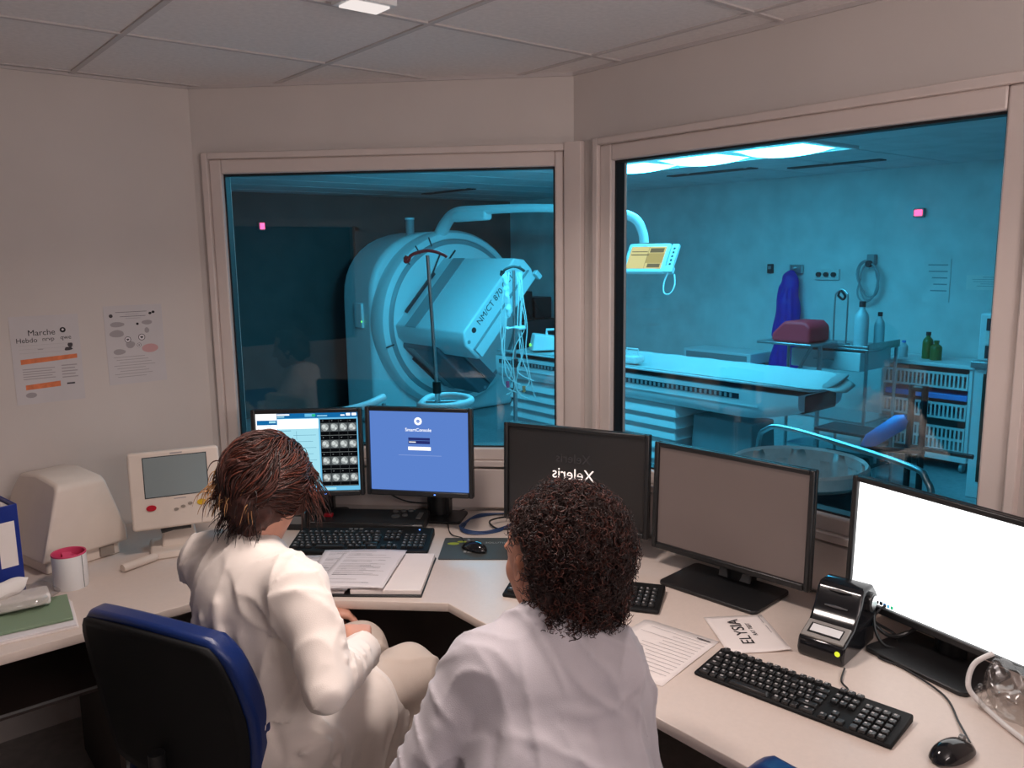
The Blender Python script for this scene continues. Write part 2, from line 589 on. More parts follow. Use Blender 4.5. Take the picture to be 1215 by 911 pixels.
    def mesh(s, name, m, parent=None, loc=(0, 0, 0), relax=1):
        F, lo, h = s.F, s.lo, s.h
        ins = F < 0
        nx, ny, nz = F.shape
        cnt = np.zeros((nx - 1, ny - 1, nz - 1), np.uint8)
        acc = [np.zeros((nx - 1, ny - 1, nz - 1), np.float32) for _ in range(3)]
        def cs(o):
            return tuple(slice(o[i], o[i] + (nx, ny, nz)[i] - 1) for i in range(3))
        corners = [(i, j, k) for i in (0, 1) for j in (0, 1) for k in (0, 1)]
        for a in corners:
            for ax in range(3):
                if a[ax]:
                    continue
                b = list(a)
                b[ax] = 1
                fa, fb = F[cs(a)], F[cs(b)]
                cr = (fa < 0) != (fb < 0)
                t = np.where(cr, fa / np.where(cr, fa - fb, 1), 0)
                cnt += cr
                for q in range(3):
                    acc[q] += np.where(cr, a[q] + (t if q == ax else 0), 0)
        act = cnt > 0
        idx = np.full(cnt.shape, -1, np.int64)
        idx[act] = np.arange(act.sum())
        ii = np.argwhere(act)
        V = np.stack([acc[q][act] / cnt[act] for q in range(3)], 1) + ii
        V = V * h + lo
        quads = []
        for ax in range(3):
            u, v = (ax + 1) % 3, (ax + 2) % 3
            s0 = [slice(1, -1)] * 3
            s0[ax] = slice(0, -1)
            s1 = list(s0)
            s1[ax] = slice(1, None)
            A, B = ins[tuple(s0)], ins[tuple(s1)]
            e = np.argwhere(A != B)
            off = np.array([1, 1, 1])
            off[ax] = 0
            e = e + off
            flip = ins[e[:, 0], e[:, 1], e[:, 2]]
            U, W = np.eye(3, dtype=int)[u], np.eye(3, dtype=int)[v]
            q = [idx[tuple((e + o).T)] for o in (-U - W, -W, 0 * U, -U)]
            q = np.stack(q, 1)
            q[~flip] = q[~flip][:, ::-1]
            quads.append(q)
        Q = np.concatenate(quads)
        Q = Q[(Q >= 0).all(1)]
        for _ in range(relax):
            S, C = np.zeros_like(V), np.zeros(len(V))
            for a, b in ((0, 1), (1, 2), (2, 3), (3, 0)):
                np.add.at(S, Q[:, a], V[Q[:, b]])
                np.add.at(C, Q[:, a], 1)
                np.add.at(S, Q[:, b], V[Q[:, a]])
                np.add.at(C, Q[:, b], 1)
            V = V * .5 + .5 * S / np.maximum(C, 1)[:, None]
        me = bpy.data.meshes.new(name)
        me.vertices.add(len(V))
        me.vertices.foreach_set('co', V.astype(np.float32).ravel())
        me.loops.add(Q.size)
        me.loops.foreach_set('vertex_index', Q.ravel().astype(np.int32))
        me.polygons.add(len(Q))
        me.polygons.foreach_set('loop_start', np.arange(0, Q.size, 4, dtype=np.int32))
        me.polygons.foreach_set('loop_total', np.full(len(Q), 4, np.int32))
        me.polygons.foreach_set('use_smooth', np.ones(len(Q), bool))
        me.materials.append(m)
        me.update(calc_edges=True)
        me.validate()
        o = bpy.data.objects.new(name, me)
        o.location = loc
        COL.objects.link(o)
        if parent is not None:
            o.parent = parent
        return o


# ================================================================== THE SETTING
A = Vector((1.183, 3.41, 0))
B = Vector((2.25, 2.333, 0))
CH = 2.45
CHL = (B - A).length
XF_CH = Matrix.Translation(A) @ R3(0, 0, -math.atan2(A.y - B.y, B.x - A.x))     # local x along the wall, y outward
XF_RT = Matrix.Translation(B) @ R3(0, 0, -PI / 2)
X0, Y0 = -2.2, -1.6
T = .12

m = MB(); m.bx((X0 - T, Y0 - T, -.06), (2.25, 3.41, 0), M['floor']); struct(m, 'floor')
m = MB(); m.bx((X0 - T, 3.41, 0), (1.183, 3.41 + T, CH + .1), M['wall']); struct(m, 'wall_left')


def holed(m, L, s0, s1, z0, z1, mt, a=0.0):
    for p, q in (((a, 0, 0), (s0, T, CH + .1)), ((s1, 0, 0), (L, T, CH + .1)), ((s0, 0, 0), (s1, T, z0)), ((s0, 0, z1), (s1, T, CH + .1))):
        m.bx(p, q, mt)


m = MB(); m.xf = XF_CH; holed(m, CHL, .05, CHL - .02, .94, 2.185, M['wall']); struct(m, 'wall_front')
m = MB(); m.xf = XF_RT; holed(m, B.y - Y0, .132, 1.60, .93, 2.19, M['wall']); struct(m, 'wall_right')
m = MB()
m.bx((X0 - T, Y0 - T, 0), (X0, .85, CH + .1), M['wall']); m.bx((X0 - T, 2.15, 0), (X0, 3.41, CH + .1), M['wall'])
m.bx((X0 - T, .85, 0), (X0, 2.15, .95), M['wall']); m.bx((X0 - T, .85, 2.1), (X0, 2.15, CH + .1), M['wall'])
struct(m, 'wall_back')
m = MB(); m.bx((X0, Y0 - T, 0), (2.25, Y0, CH + .1), M['wall']); struct(m, 'wall_near')
m = MB()
m.prism([(X0, Y0), (2.25, Y0), (2.25, 2.333), (1.183, 3.41), (X0, 3.41)], .05, M['ceil_tile'], z0=CH)
ceil = struct(m, 'ceiling')
m = MB()
for k in range(-4, 3):
    x = .766 + .668 * k
    top = 3.41 if x < 1.183 else 3.41 - (x - 1.183) * 1.0094
    m.bx((x - .009, Y0, CH - .005), (x + .009, top, CH + .001), M['ceil_bar'])
for k in range(-6, 2):
    y = 2.73 - .64 * (-k if k <= 0 else -1) if k <= 0 else 3.37
    x1 = 2.25 if y < 2.333 else 1.183 + (3.41 - y) * .9907
    m.bx((X0, y - .009, CH - .0052), (x1, y + .009, CH + .001), M['ceil_bar'])
struct(m, 'ceiling_grid', ceil)
m = MB()
m.bx((X0, 3.40, CH - .012), (1.183, 3.412, CH), M['ceil_bar'])
m.bx((2.24, Y0, CH - .012), (2.252, 2.333, CH), M['ceil_bar'])
m.xf = XF_CH; m.bx((0, -.01, CH - .012), (CHL, .002, CH), M['ceil_bar'])
struct(m, 'trim_4')


def window(name, xf, s0, s1, z0, z1, o0, o1, p0, p1):
    """glass s0..s1 x z0..z1, casing to o0..o1 x p0..p1"""
    m = MB(); m.xf = xf
    def ringbox(a0, a1, b0, b1, c0, c1, d0, d1, y0, y1, mt):
        m.bx((a0, y0, d0), (b0, y1, d1), mt); m.bx((b1, y0, d0), (a1, y1, d1), mt)
        m.bx((b0, y0, d0), (b1, y1, c0), mt); m.bx((b0, y0, c1), (b1, y1, d1), mt)
    k = .026
    ringbox(o0, o1, o0 + k, o1 - k, p0 + k, p1 - k, p0, p1, -.030, .09, M['pvc'])
    f = struct(m, name, bevel=.004)
    m = MB(); m.xf = xf
    ringbox(o0 + k, o1 - k, s0, s1, z0, z1, p0 + k, p1 - k, -.016, .075, M['pvc'])
    struct(m, 'window_frame', f, bevel=.006)
    m = MB(); m.xf = xf
    g = .007
    ringbox(s0, s1, s0 + g, s1 - g, z0 + g, z1 - g, z0, z1, .006, .05, M['gasket'])
    struct(m, 'gasket', f)
    m = MB(); m.xf = xf
    m.bx((s0 + .002, .028, z0 + .002), (s1 - .002, .036, z1 - .002), M['glass'])
    struct(m, 'pane', f)
    return f


window('window_1', XF_CH, .12, 1.444, 1.004, 2.11, .045, 1.506, .928, 2.192)
window('window_2', XF_RT, .209, 1.514, .996, 2.111, .127, 1.606, .92, 2.195)
# a window of the same make in the wall behind, seen mirrored in the front pane
XF_BK = Matrix.Translation((X0, .80, 0)) @ R3(0, 0, PI / 2)
m = MB(); m.xf = XF_BK
for a, b in (((.05, -.03, .95), (.12, .09, 2.1)), ((1.28, -.03, .95), (1.35, .09, 2.1)), ((.12, -.03, .95), (1.28, .09, 1.02)), ((.12, -.03, 2.03), (1.28, .09, 2.1))):
    m.bx(a, b, M['pvc'])
w3 = struct(m, 'window_3', bevel=.004)
m = MB(); m.xf = XF_BK; m.bx((.12, .03, 1.02), (1.28, .04, 2.03), M['dark_glass']); struct(m, 'pane', w3)
# corner cover between the two windows, trunking rails under them
m = MB()
m.prism([(2.25, 2.333), (2.25 - .026, 2.333 + .026), (2.25 - .050, 2.333 + .002), (2.226, 2.333 - .06), (2.25, 2.333 - .06)], 1.45, M['pvc'], z0=.745)
struct(m, 'trim_1', bevel=.003)
m = MB(); m.xf = XF_CH; m.bx((.02, -.022, .755), (CHL - .03, 0, .918), M['pvc']); struct(m, 'trim_2', bevel=.004)
m = MB(); m.xf = XF_RT; m.bx((.06, -.022, .755), (3.2, 0, .912), M['pvc']); struct(m, 'trim_3', bevel=.004)
m = MB(); m.xf = XF_RT; m.bx((1.66, -.02, .92), (1.70, 0, 2.45), M['pvc']); struct(m, 'trim_5', bevel=.004)

# exam room beyond the glass
XE, YE = 7.25, 8.76
m = MB(); m.bx((-3.1, Y0 - T, -.065), (XE + T, YE + T, -.005), M['exam_floor']); struct(m, 'floor_exam')
m = MB(); m.bx((XE, Y0, 0), (XE + T, YE + T, 2.6), M['exam_wall']); struct(m, 'wall_far')
m = MB(); m.bx((-3.0, YE, 0), (XE, YE + T, 2.6), M['exam_wall_shaded']); struct(m, 'wall_end')
m = MB(); m.bx((-3.0 - T, 3.53, 0), (-3.0, YE + T, 2.6), M['exam_wall_shaded']); struct(m, 'wall_side')
m = MB(); m.bx((2.37, Y0 - T, 0), (XE + T, Y0, 2.6), M['exam_wall']); struct(m, 'wall_service')
m = MB()
m.prism([(2.37, Y0), (XE, Y0), (XE, YE), (-3.0, YE), (-3.0, 3.53), (1.24, 3.53), (2.37, 2.38)], .05, M['exam_ceil'], z0=2.46)
ce = struct(m, 'ceiling_exam')
m = MB()
for y in np.arange(3.0, 8.7, .6):
    m.bx((2.4, y - .01, 2.456), (7.25, y + .01, 2.461), M['exam_ceil'])
struct(m, 'ceiling_exam_grid', ce)
m = MB(); m.bx((4.9, YE - .035, 0), (5.95, YE, 2.05), M['exam_wall_shaded']); m.bx((4.84, YE - .05, 0), (4.9, YE, 2.1), M['exam_wall_shaded']); m.bx((5.95, YE - .05, 0), (6.01, YE, 2.1), M['exam_wall_shaded']); m.bx((4.84, YE - .05, 2.05), (6.01, YE, 2.11), M['exam_wall_shaded'])
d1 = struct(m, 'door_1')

# ================================================================== CONTROL ROOM FURNITURE
m = MB()
m.prism([(-1.5, 2.467), (.823, 2.467), (1.345, 1.945), (1.345, -.9), (2.246, -.9), (2.246, 2.325), (1.178, 3.403), (-1.5, 3.403)], .028, M['desk'], z0=.712)
desk = m.build('control_desk', bevel=.002)
tag(desk, 'pale laminate U-shaped desk running along the walls under both windows', 'desk')
m = MB()
m.xf = Matrix.Translation((1.0, 2.72, 0)) @ R3(0, 0, -PI / 4)
m.bx((-.12, 0, .06), (.86, .018, .711), M['desk_dark'])
m.build('modesty_panel', desk)
for i, (x, y, r) in enumerate(((1.16, 2.56, 0), (1.62, 2.05, -PI / 2), (-.9, 2.95, 0), (1.8, -.5, -PI / 2))):
    m = MB(); m.xf = Matrix.Translation((x, y, 0)) @ R3(0, 0, r)
    m.bx((-.012, -.02, 0), (.012, .62 if i > 1 else .5, .711), M['desk_dark'])
    m.build('leg_panel', desk)
# low shelf with a pale front edge under the left wing of the desk
t = thing('under_desk_shelf', 'dark low shelf with thin pale front edge under the desk at lower left', 'shelf', (.0, 2.86, 0))
m = MB(); m.bx((-.8, -.26, .49), (.56, .3, .508), M['desk_dark']); m.build('shelf_board', t)
m = MB(); m.bx((-.8, -.263, .500), (.56, -.26, .508), M['grey_trim']); m.build('edge_strip', t)
for x in (-.8, .545):
    m = MB(); m.bx((x, -.25, 0), (x + .015, .3, .49), M['desk_dark']); m.build('side_panel', t)
t = thing('power_strip', 'small white socket box on the floor under the desk behind the blue chair', 'socket', (.63, 2.88, 0))
m = MB(); m.bx((-.07, -.03, 0), (.07, .03, .05), M['white_plastic']); m.build('housing', t, bevel=.006)
for k in (-.035, .035):
    m = MB(); m.cyl((k, 0, .049), (k, 0, .052), .018, M['grey_trim']); m.build('socket', t)


# ---- monitors
def screen_frame(yaw, tilt, c):
    n = Vector((math.cos(tilt), 0, math.sin(tilt)))
    u = Vector((-math.sin(tilt), 0, math.cos(tilt)))
    r = Vector((0, 1, 0))
    return Matrix(((r.x, u.x, n.x, c[0]), (r.y, u.y, n.y, c[1]), (r.z, u.z, n.z, c[2]), (0, 0, 0, 1)))


def monitor(label, c, yaw, w, h, content, bez=.016, depth=.05, back_off=.13, base_wd=(.24, .20), group=None, shift=.28, led=None):
    yaw = math.radians(yaw)
    n = Vector((math.cos(yaw), math.sin(yaw), 0))
    bx, by = c[0] - n.x * back_off, c[1] - n.y * back_off
    t = thing('computer_monitor', label, 'monitor', (bx, by, .74), yaw, group)
    F = screen_frame(0, math.radians(1.7), (back_off, 0, c[2] - .74))
    m = MB(); m.xf = F
    # bezel ring in front, hollow for the panel, bulged back
    W, H = w / 2, h / 2
    m.bx((-W, -H, -.018), (-W + bez, H, 0), M['black']); m.bx((W - bez, -H, -.018), (W, H, 0), M['black'])
    m.bx((-W + bez, H - bez, -.018), (W - bez, H, 0), M['black']); m.bx((-W + bez, -H, -.018), (W - bez, -H + bez * 1.25, 0), M['black'])
    m.bx((-W, -H, -.030), (W, H, -.018), M['black'])
    m.box((0, 0, -.030 - depth * .3), (w * .8, h * .78, depth * .6), M['black_matte'])
    m.build('housing', t, bevel=.004)
    m = MB(); m.xf = F
    content(m, w - 2 * bez, h - 2.25 * bez, bez * .125)
    m.build('screen', t)
    m = MB()
    m.tube([(back_off - .06, 0, c[2] - .74 - .02), (.0, 0, c[2] - .74 - .10), (-.01, 0, .012)], [.032, .034, .036], M['black'], n=14)
    m.bx((-.05, -.045, .0), (.005, .045, c[2] - .74 - .05), M['black'])
    m.build('stand_neck', t, bevel=.004)
    m = MB(); m.prism([(p[0] + base_wd[1] * shift, p[1]) for p in rrect(base_wd[1], base_wd[0], .02)], .012, M['black'], z0=0)
    m.build('stand_base', t, bevel=.003)
    if led:
        m = MB(); m.xf = F; m.box((led, -H + bez * .6, .0006), (.006, .004, .002), M['blue_led'])
        m.build('power_light', t)
    return t, F


def flat(m, x0, y0, x1, y1, mt, z=0.0):
    m.quad([(x0, y0, z), (x1, y0, z), (x1, y1, z), (x0, y1, z)], mt)


def oval(m, cx, cy, rx, ry, mt, z, n=18, jit=0, seed=0):
    r = random.Random(seed)
    pts = []
    for i in range(n):
        a = 2 * PI * i / n
        k = 1 + jit * math.sin(a * 3 + seed) * .6 + jit * r.uniform(-.3, .3)
        pts.append((cx + rx * math.cos(a) * k, cy + ry * math.sin(a) * k, z))
    m.quad(pts, mt)


def scr_base(m, w, h, dy, mt, z=-.012):
    flat(m, -w / 2, -h / 2 + dy, w / 2, h / 2 + dy, mt, z)


def scan_screen(m, w, h, dy):
    z0 = -.012
    scr_base(m, w, h, dy, M['px_sky'], z0)
    def U(u0, v0, u1, v1, mt, k=1):          # u, v as fractions from the top left
        flat(m, (u0 - .5) * w, (.5 - v1) * h + dy, (u1 - .5) * w, (.5 - v0) * h + dy, mt, z0 + .0004 * k)
    U(0, 0, 1, .065, M['px_teal'])
    U(.0, 0, .205, .075, M['px_white'], 2); U(0, .075, .205, 1, M['px_white'], 1)
    U(.01, .085, .205, .145, M['px_teal'], 2); U(.13, .095, .195, .12, M['px_pale'], 3); U(.02, .215, .19, .235, M['px_navy'], 2)
    U(.03, .155, .15, .16, M['px_sky'], 2)
    for k in range(9):
        U(.02, .30 + .07 * k, .12 + .05 * (k % 3 == 0), .31 + .07 * k, M['px_text'], 2)
    U(.21, .012, .33, .028, M['px_white'], 2); U(.21, .038, .28, .052, M['px_pale'], 2)
    U(.48, .012, .58, .05, M['px_sky'], 2); U(.55, .018, .585, .045, M['px_green'], 3); U(.60, .034, .70, .046, M['px_pale'], 2)
    U(.83, .03, .87, .045, M['px_white'], 2); U(.885, .012, .925, .045, M['px_white'], 2); U(.94, .012, .985, .045, M['px_white'], 2)
    U(.21, .075, .61, .20, M['px_white'], 2)
    U(.21, .20, .61, .93, M['px_pale'], 2)
    U(.215, .22, .34, .226, M['px_text'], 3)
    for k in range(6):
        U(.36 + .02 * (k % 3), .28 + .08 * k, .58 - .03 * (k % 2), .284 + .08 * k, M['px_text'], 3)
    U(.39, .23, .393, .34, M['px_text'], 3)
    U(.22, .83, .55, .9, M['px_lgrey'], 3)
    U(.625, .085, .985, .945, M['px_black'], 2)
    for r in range(4):
        for c in range(4):
            x, y = .628 + .0895 * c, .09 + .215 * r
            U(x + .003, y + .045, x + .086, y + .152, M['px_grey'], 3)
            U(x + .02, y + .012, x + .03, y + .018, M['px_lgrey'], 3)
            X, Y = (x + .045 - .5) * w, (.5 - y - .098) * h + dy
            oval(m, X, Y, .036 * w, .047 * h, M['px_lgrey'], z0 + .0016, jit=.10, seed=r * 4 + c)
            oval(m, X - .004, Y + .003, .018 * w, .026 * h, M['px_pxl'], z0 + .0020, jit=.18, seed=r + c)
            oval(m, X + .006, Y - .005, .012 * w, .017 * h, M['px_pxl'], z0 + .0022, jit=.22, seed=2 * r + c)
        U(.628, .09 + .215 * r + .2, .98, .09 + .215 * r + .203, M['px_lgrey'], 3)
    for c in range(1, 4):
        U(.627 + .0895 * c, .09, .629 + .0895 * c, .94, M['px_grey'], 4)
    U(0, .955, 1, 1, M['px_sky'], 1); U(.64, .962, .76, .99, M['px_pale'], 2)


M['px_pxl'] = glow('px_scan_bright', srgb(205, 212, 210), 1.0)


def login_screen(m, w, h, dy):
    z0 = -.012
    scr_base(m, w, h, dy, M['px_blue'], z0)
    oval(m, -.002, .115, .0145, .0145, M['px_white'], z0 + .0004, n=24)
    oval(m, -.002, .115, .007, .007, M['px_lav'], z0 + .0007, n=20)
    m.text('SmartConsole', .0175, M['px_white'], Matrix.Translation((-.002, .082, z0 + .0005)), depth=.0002)
    flat(m, -.041, .030, .042, .053, M['px_navy'], z0 + .0004)
    flat(m, -.038, .035, -.012, .038, M['px_white'], z0 + .0008); flat(m, -.041, .042, .042, .0435, M['px_blue'], z0 + .0008)
    flat(m, -.042, .006, .045, .019, M['px_white'], z0 + .0004)
    flat(m, -.08, -.0145, .085, -.0125, M['px_lav'], z0 + .0004)


def xel_screen(m, w, h, dy):
    z0 = -.012
    scr_base(m, w, h, dy, M['screen_off'], z0)
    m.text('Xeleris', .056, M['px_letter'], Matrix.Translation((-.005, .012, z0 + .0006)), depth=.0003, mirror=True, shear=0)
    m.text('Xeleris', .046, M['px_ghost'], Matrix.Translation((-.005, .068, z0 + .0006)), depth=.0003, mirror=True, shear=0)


def off_screen(m, w, h, dy):
    scr_base(m, w, h, dy, M['screen_warm'], -.012)


M['screen_warm'] = mat('idle_screen', srgb(84, 72, 68), .3, emit=srgb(92, 78, 74), strength=.55)


def white_screen(m, w, h, dy):
    z0 = -.012
    scr_base(m, w, h, dy, M['px_m5'], z0)
    X = -w / 2
    flat(m, X + .09, -h / 2 + dy + .002, X + .10, -h / 2 + dy + .012, M['px_text'], z0 + .0006)
    for k, c in enumerate(('px_dim', 'px_dim', 'px_teal', 'px_sky', 'px_green')):
        flat(m, X + .08 + .011 * k, -h / 2 + dy + .002, X + .088 + .011 * k, -h / 2 + dy + .011, M[c], z0 + .0008)


monitor('black monitor showing a grid of brain scan images in front of the left person', (1.319, 2.80, 1.055), 233.4, .41, .335, scan_screen, led=.06, back_off=.24, base_wd=(.20, .14), shift=.1)
monitor('black monitor with a blue login screen between the scan monitor and the dark monitor', (1.611, 2.496, 1.064), 219.3, .41, .335, login_screen, led=.06, back_off=.24, base_wd=(.22, .15), shift=.1)
monitor('black widescreen monitor with a dark screen lettered Xeleris behind the curly haired person', (1.934, 2.013, 1.002), 202.5, .55, .36, xel_screen, depth=.06, back_off=.11)
m4, F4 = monitor('black widescreen monitor with a blank grey brown screen before the right window', (2.058, 1.462, .988), 184.7, .55, .36, off_screen, depth=.06, back_off=.075, base_wd=(.34, .22), shift=.36)
monitor('widescreen monitor with a bright white screen at the right edge of the desk', (2.06, .825, .992), 169.2, .55, .36, white_screen, depth=.06, back_off=.07, base_wd=(.28, .20), shift=.30)
m = MB(); m.box((.005, -.0, .045), (.012, .11, .07), M['grey_trim'], R3(0, math.radians(-14), 0)); m.build('neck_bracket', m4, bevel=.003)


# ---- keyboards, mice
def keyboard(label, c, az, w, d, z=.74, media=False, group=None, h=.022):
    t = thing('keyboard', label, 'keyboard', (c[0], c[1], z), math.radians(az), group)
    m = MB()
    y0, y1 = -d / 2, d / 2
    m.add([(-w / 2, y0, 0), (w / 2, y0, 0), (w / 2, y1, 0), (-w / 2, y1, 0), (-w / 2, y0, h * .6), (w / 2, y0, h * .6), (w / 2, y1, h * 1.3), (-w / 2, y1, h * 1.3)],
          [(0, 3, 2, 1), (4, 5, 6, 7), (0, 1, 5, 4), (1, 2, 6, 5), (2, 3, 7, 6), (3, 0, 4, 7)], M['black_matte'])
    m.build('case', t, bevel=.006)
    kd = .142
    yb = y0 + (d - kd) * (.35 if media else .5)
    sl = h * .7 / d
    def ztop(y):
        return h * .6 + (y - y0) * sl
    m, pr = MB(), MB()
    r = random.Random(int(c[0] * 1000))
    mw = w - .02
    u = mw / 23.2
    rows = [[(k * 1.0 + (.5 if 1 <= k < 5 else 1.0 if 5 <= k < 9 else 1.4 if k >= 9 else 0), 1) for k in range(13)],
            [(k, 1) for k in range(13)] + [(13, 2)], [(0, 1.5)] + [(1.5 + k, 1) for k in range(12)] + [(13.5, 1.5)],
            [(0, 1.75)] + [(1.75 + k, 1) for k in range(12)] + [(13.75, 1.25)], [(0, 1.25)] + [(1.25 + k, 1) for k in range(11)] + [(12.25, 2.75)],
            [(0, 1.5), (1.5, 1), (2.5, 1.25), (3.75, 6), (9.75, 1.25), (11, 1), (12, 1), (13, 2)]]
    for ri, row in enumerate(rows):
        y = yb + kd - .012 - ri * .0222 - (.006 if ri else 0)
        ks = list(row)
        nav = {0: [15.4, 16.4, 17.4], 1: [15.4, 16.4, 17.4], 2: [15.4, 16.4, 17.4], 4: [16.4], 5: [15.4, 16.4, 17.4]}.get(ri, [])
        ks += [(k, 1) for k in nav] + ([(18.9 + k, 1) for k in range(4)] if ri else [])
        for (kx, kw) in ks:
            x = -mw / 2 + (kx + kw / 2) * u
            zt = ztop(y)
            m.box((x, y, zt + .0035), (kw * u * .86, .0175, .008), M['key'], taper=.88)
            if kw < 5 and r.random() < .93:
                a = .0075 if kw > 1 else .0055
                pr.box((x - u * .12 + r.uniform(-.001, .001), y + .002, zt + .0077), (a, .0058, .0006), M['key_print'])
    k = m.build('keys', t, bevel=.0012, seg=1)
    pr.build('key_lettering', k)
    if media:
        for q in range(3):
            m = MB(); m.box((-.06 + .02 * q, y1 - .02, ztop(y1 - .02) + .002), (.014, .008, .004), M['grey_trim']); m.build('media_button', t, bevel=.001)
        m = MB(); m.box((.2, y1 - .028, ztop(y1 - .028) + .002), (.005, .004, .003), M['blue_led']); m.build('power_light', t)
    return t


keyboard('large black keyboard with a blue light behind the open papers', (1.40, 2.562), -41.8, .505, .205, media=True, h=.026)
keyboard('black keyboard mostly hidden behind the curly haired head, only its number pad showing', (1.695, 1.715), -56.8, .48, .165)
kb3 = keyboard('slim black keyboard lying in front of the white screen monitor', (1.66, .964), -82.8, .475, .142, h=.016)


def mouse(label, c, az, group=None, z=.74, k=1.0):
    t = thing('computer_mouse', label, 'mouse', (c[0], c[1], z), math.radians(az), group)
    t.scale = (k, k, k)
    m = MB()
    def f(u, v):
        a = 2 * PI * u
        k = math.sin(v * PI / 2) if v < 1 else 1.0
        rx, ry = .055, .031 + .003 * math.cos(2 * a)
        x, y = rx * math.cos(a) * k, ry * math.sin(a) * k
        zz = .034 * math.sqrt(max(0, 1 - k * k * .97)) * (1 - .22 * (x / .055))
        return (x, y, max(.001, zz))
    m.grid(f, 40, 16, M['black_gloss'])
    m.build('shell', t, smooth='all')
    m = MB(); m.cyl((.028, -.004, .027), (.028, .004, .027), .007, M['grey_trim'], n=18); m.build('scroll_wheel', t)
    return t


# ---- console behind the big keyboard
t = thing('control_console', 'long black control console with round buttons behind the large keyboard', 'console', (1.545, 2.745, .74), math.radians(-46.0))
m = MB()
m.add([(-.235, -.075, 0), (.225, -.075, 0), (.225, .055, 0), (-.235, .055, 0), (-.235, -.075, .028), (.225, -.075, .028), (.225, .055, .048), (-.235, .055, .048)],
      [(0, 3, 2, 1), (4, 5, 6, 7), (0, 1, 5, 4), (1, 2, 6, 5), (2, 3, 7, 6), (3, 0, 4, 7)], M['black'])
m.build('case', t, bevel=.008)
zc = lambda y: .028 + (y + .075) * .15
for x, y, rx in ((.09, .03, .011), (.12, .035, .010), (.15, .04, .011), (.10, -.01, .016), (.135, .0, .011)):
    m = MB(); m.cyl((x, y, zc(y) - .002), (x, y, zc(y) + .005), rx, M['grey_trim'], n=20); m.build('button', t, bevel=.001)
m = MB(); m.box((-.165, -.02, zc(-.02) + .006), (.034, .02, .014), M['red_button']); m.build('red_switch', t, bevel=.003)
m = MB(); m.box((.195, .0, zc(0) + .002), (.018, .07, .006), M['grey_trim']); m.build('label_plate', t)
m = MB(); m.box((-.02, -.073, .0285), (.40, .004, .002), M['silver']); m.build('front_strip', t)

t = thing('desk_phone_charger', 'small black boxy charger between the left person and the large keyboard', 'charger', (1.31, 2.90, .74), math.radians(-45))
m = MB(); m.box((0, 0, .035), (.09, .06, .07), M['black'], taper=.8); m.build('body', t, bevel=.006)
m = MB(); m.box((0, -.027, .04), (.05, .006, .03), M['grey_trim']); m.build('cradle', t, bevel=.002)

# ---- open binder with papers
t = thing('open_paper_binder', 'open binder of loose printed papers on the desk beside the left person', 'binder', (1.245, 2.312, .74), math.radians(-42.5))
m = MB(); m.bx((-.245, -.165, 0), (.235, .16, .006), M['black']); m.build('cover', t, bevel=.002)
def leaf_fn(x0, x1, y0, y1, z, lift, seed):
    r = random.Random(seed)
    ph = r.uniform(0, 6)
    def f(u, v):
        x, y = x0 + (x1 - x0) * u, y0 + (y1 - y0) * v
        return (x, y, z + lift * (.5 + .5 * math.sin(u * 3 + ph)) * (.4 + .6 * v) + .001 * math.sin(v * 5 + ph))
    return f
m = MB(); m.bx((-.235, -.155, .006), (-.01, .15, .014), M['paper']); m.bx((.01, -.158, .006), (.232, .155, .022), M['paper'])
m.build('page_block', t, bevel=.002)
for k, (x0, x1, y0, y1, z, rz) in enumerate(((-.235, .0, -.155, .14, .017, 0), (-.15, .075, -.16, .165, .025, .03), (-.09, .125, -.157, .162, .029, -.06))):
    f = leaf_fn(x0, x1, y0, y1, z, .006, k)
    m = MB(); m.grid(f, 14, 14, M['paper_cool'])
    sh = m.build('sheet', t, smooth='all', solid=.0006)
    sh.rotation_euler.z = rz
    m = MB()
    r = random.Random(k + 5)
    for q in range(24):
        v = .93 - q * .036
        if r.random() < .12:
            continue
        u0, u1 = .1, r.uniform(.45, .92)
        pts = []
        for i in range(7):
            u = u0 + (u1 - u0) * i / 6
            pts.append((u, v))
        th = .006 if q % 6 else .010
        for i in range(6):
            a, b = f(pts[i][0], v), f(pts[i + 1][0], v)
            c_, d_ = f(pts[i + 1][0], v + th), f(pts[i][0], v + th)
            m.quad([(p[0], p[1], p[2] + .0008) for p in (a, b, c_, d_)], M['ink_light'] if r.random() < .75 else M['ink'])
    m.build('printed_lines', sh)

# ---- mouse mat, mice, cables
t = thing('mouse_mat', 'dark grey mouse mat with a green print in front of the blue cable loop', 'mouse mat', (1.702, 2.244, .74), math.radians(-42))
m = MB(); m.prism(rrect(.285, .215, .008), .003, M['pad']); m.build('mat', t)
m = MB()
oval(m, -.105, .045, .022, .013, M['pad_green'], .0034); oval(m, -.075, .065, .018, .009, M['pad_green'], .0035)
m.build('green_print', t)
m = MB()
m.text('SOLUTION', .020, M['pad_print'], Matrix.Translation((.06, .055, .0033)), depth=.0002)
flat(m, -.06, -.045, -.05, -.025, M['pad_print'], .0034); flat(m, -.046, -.045, -.03, -.03, M['pad_print'], .0034)
m.build('print', t)
mouse('glossy black mouse on the dark grey mouse mat', (1.672, 2.245), 100, z=.743)
mouse('black corded mouse at the lower right corner of the desk', (1.695, .628), -8, k=1.14)

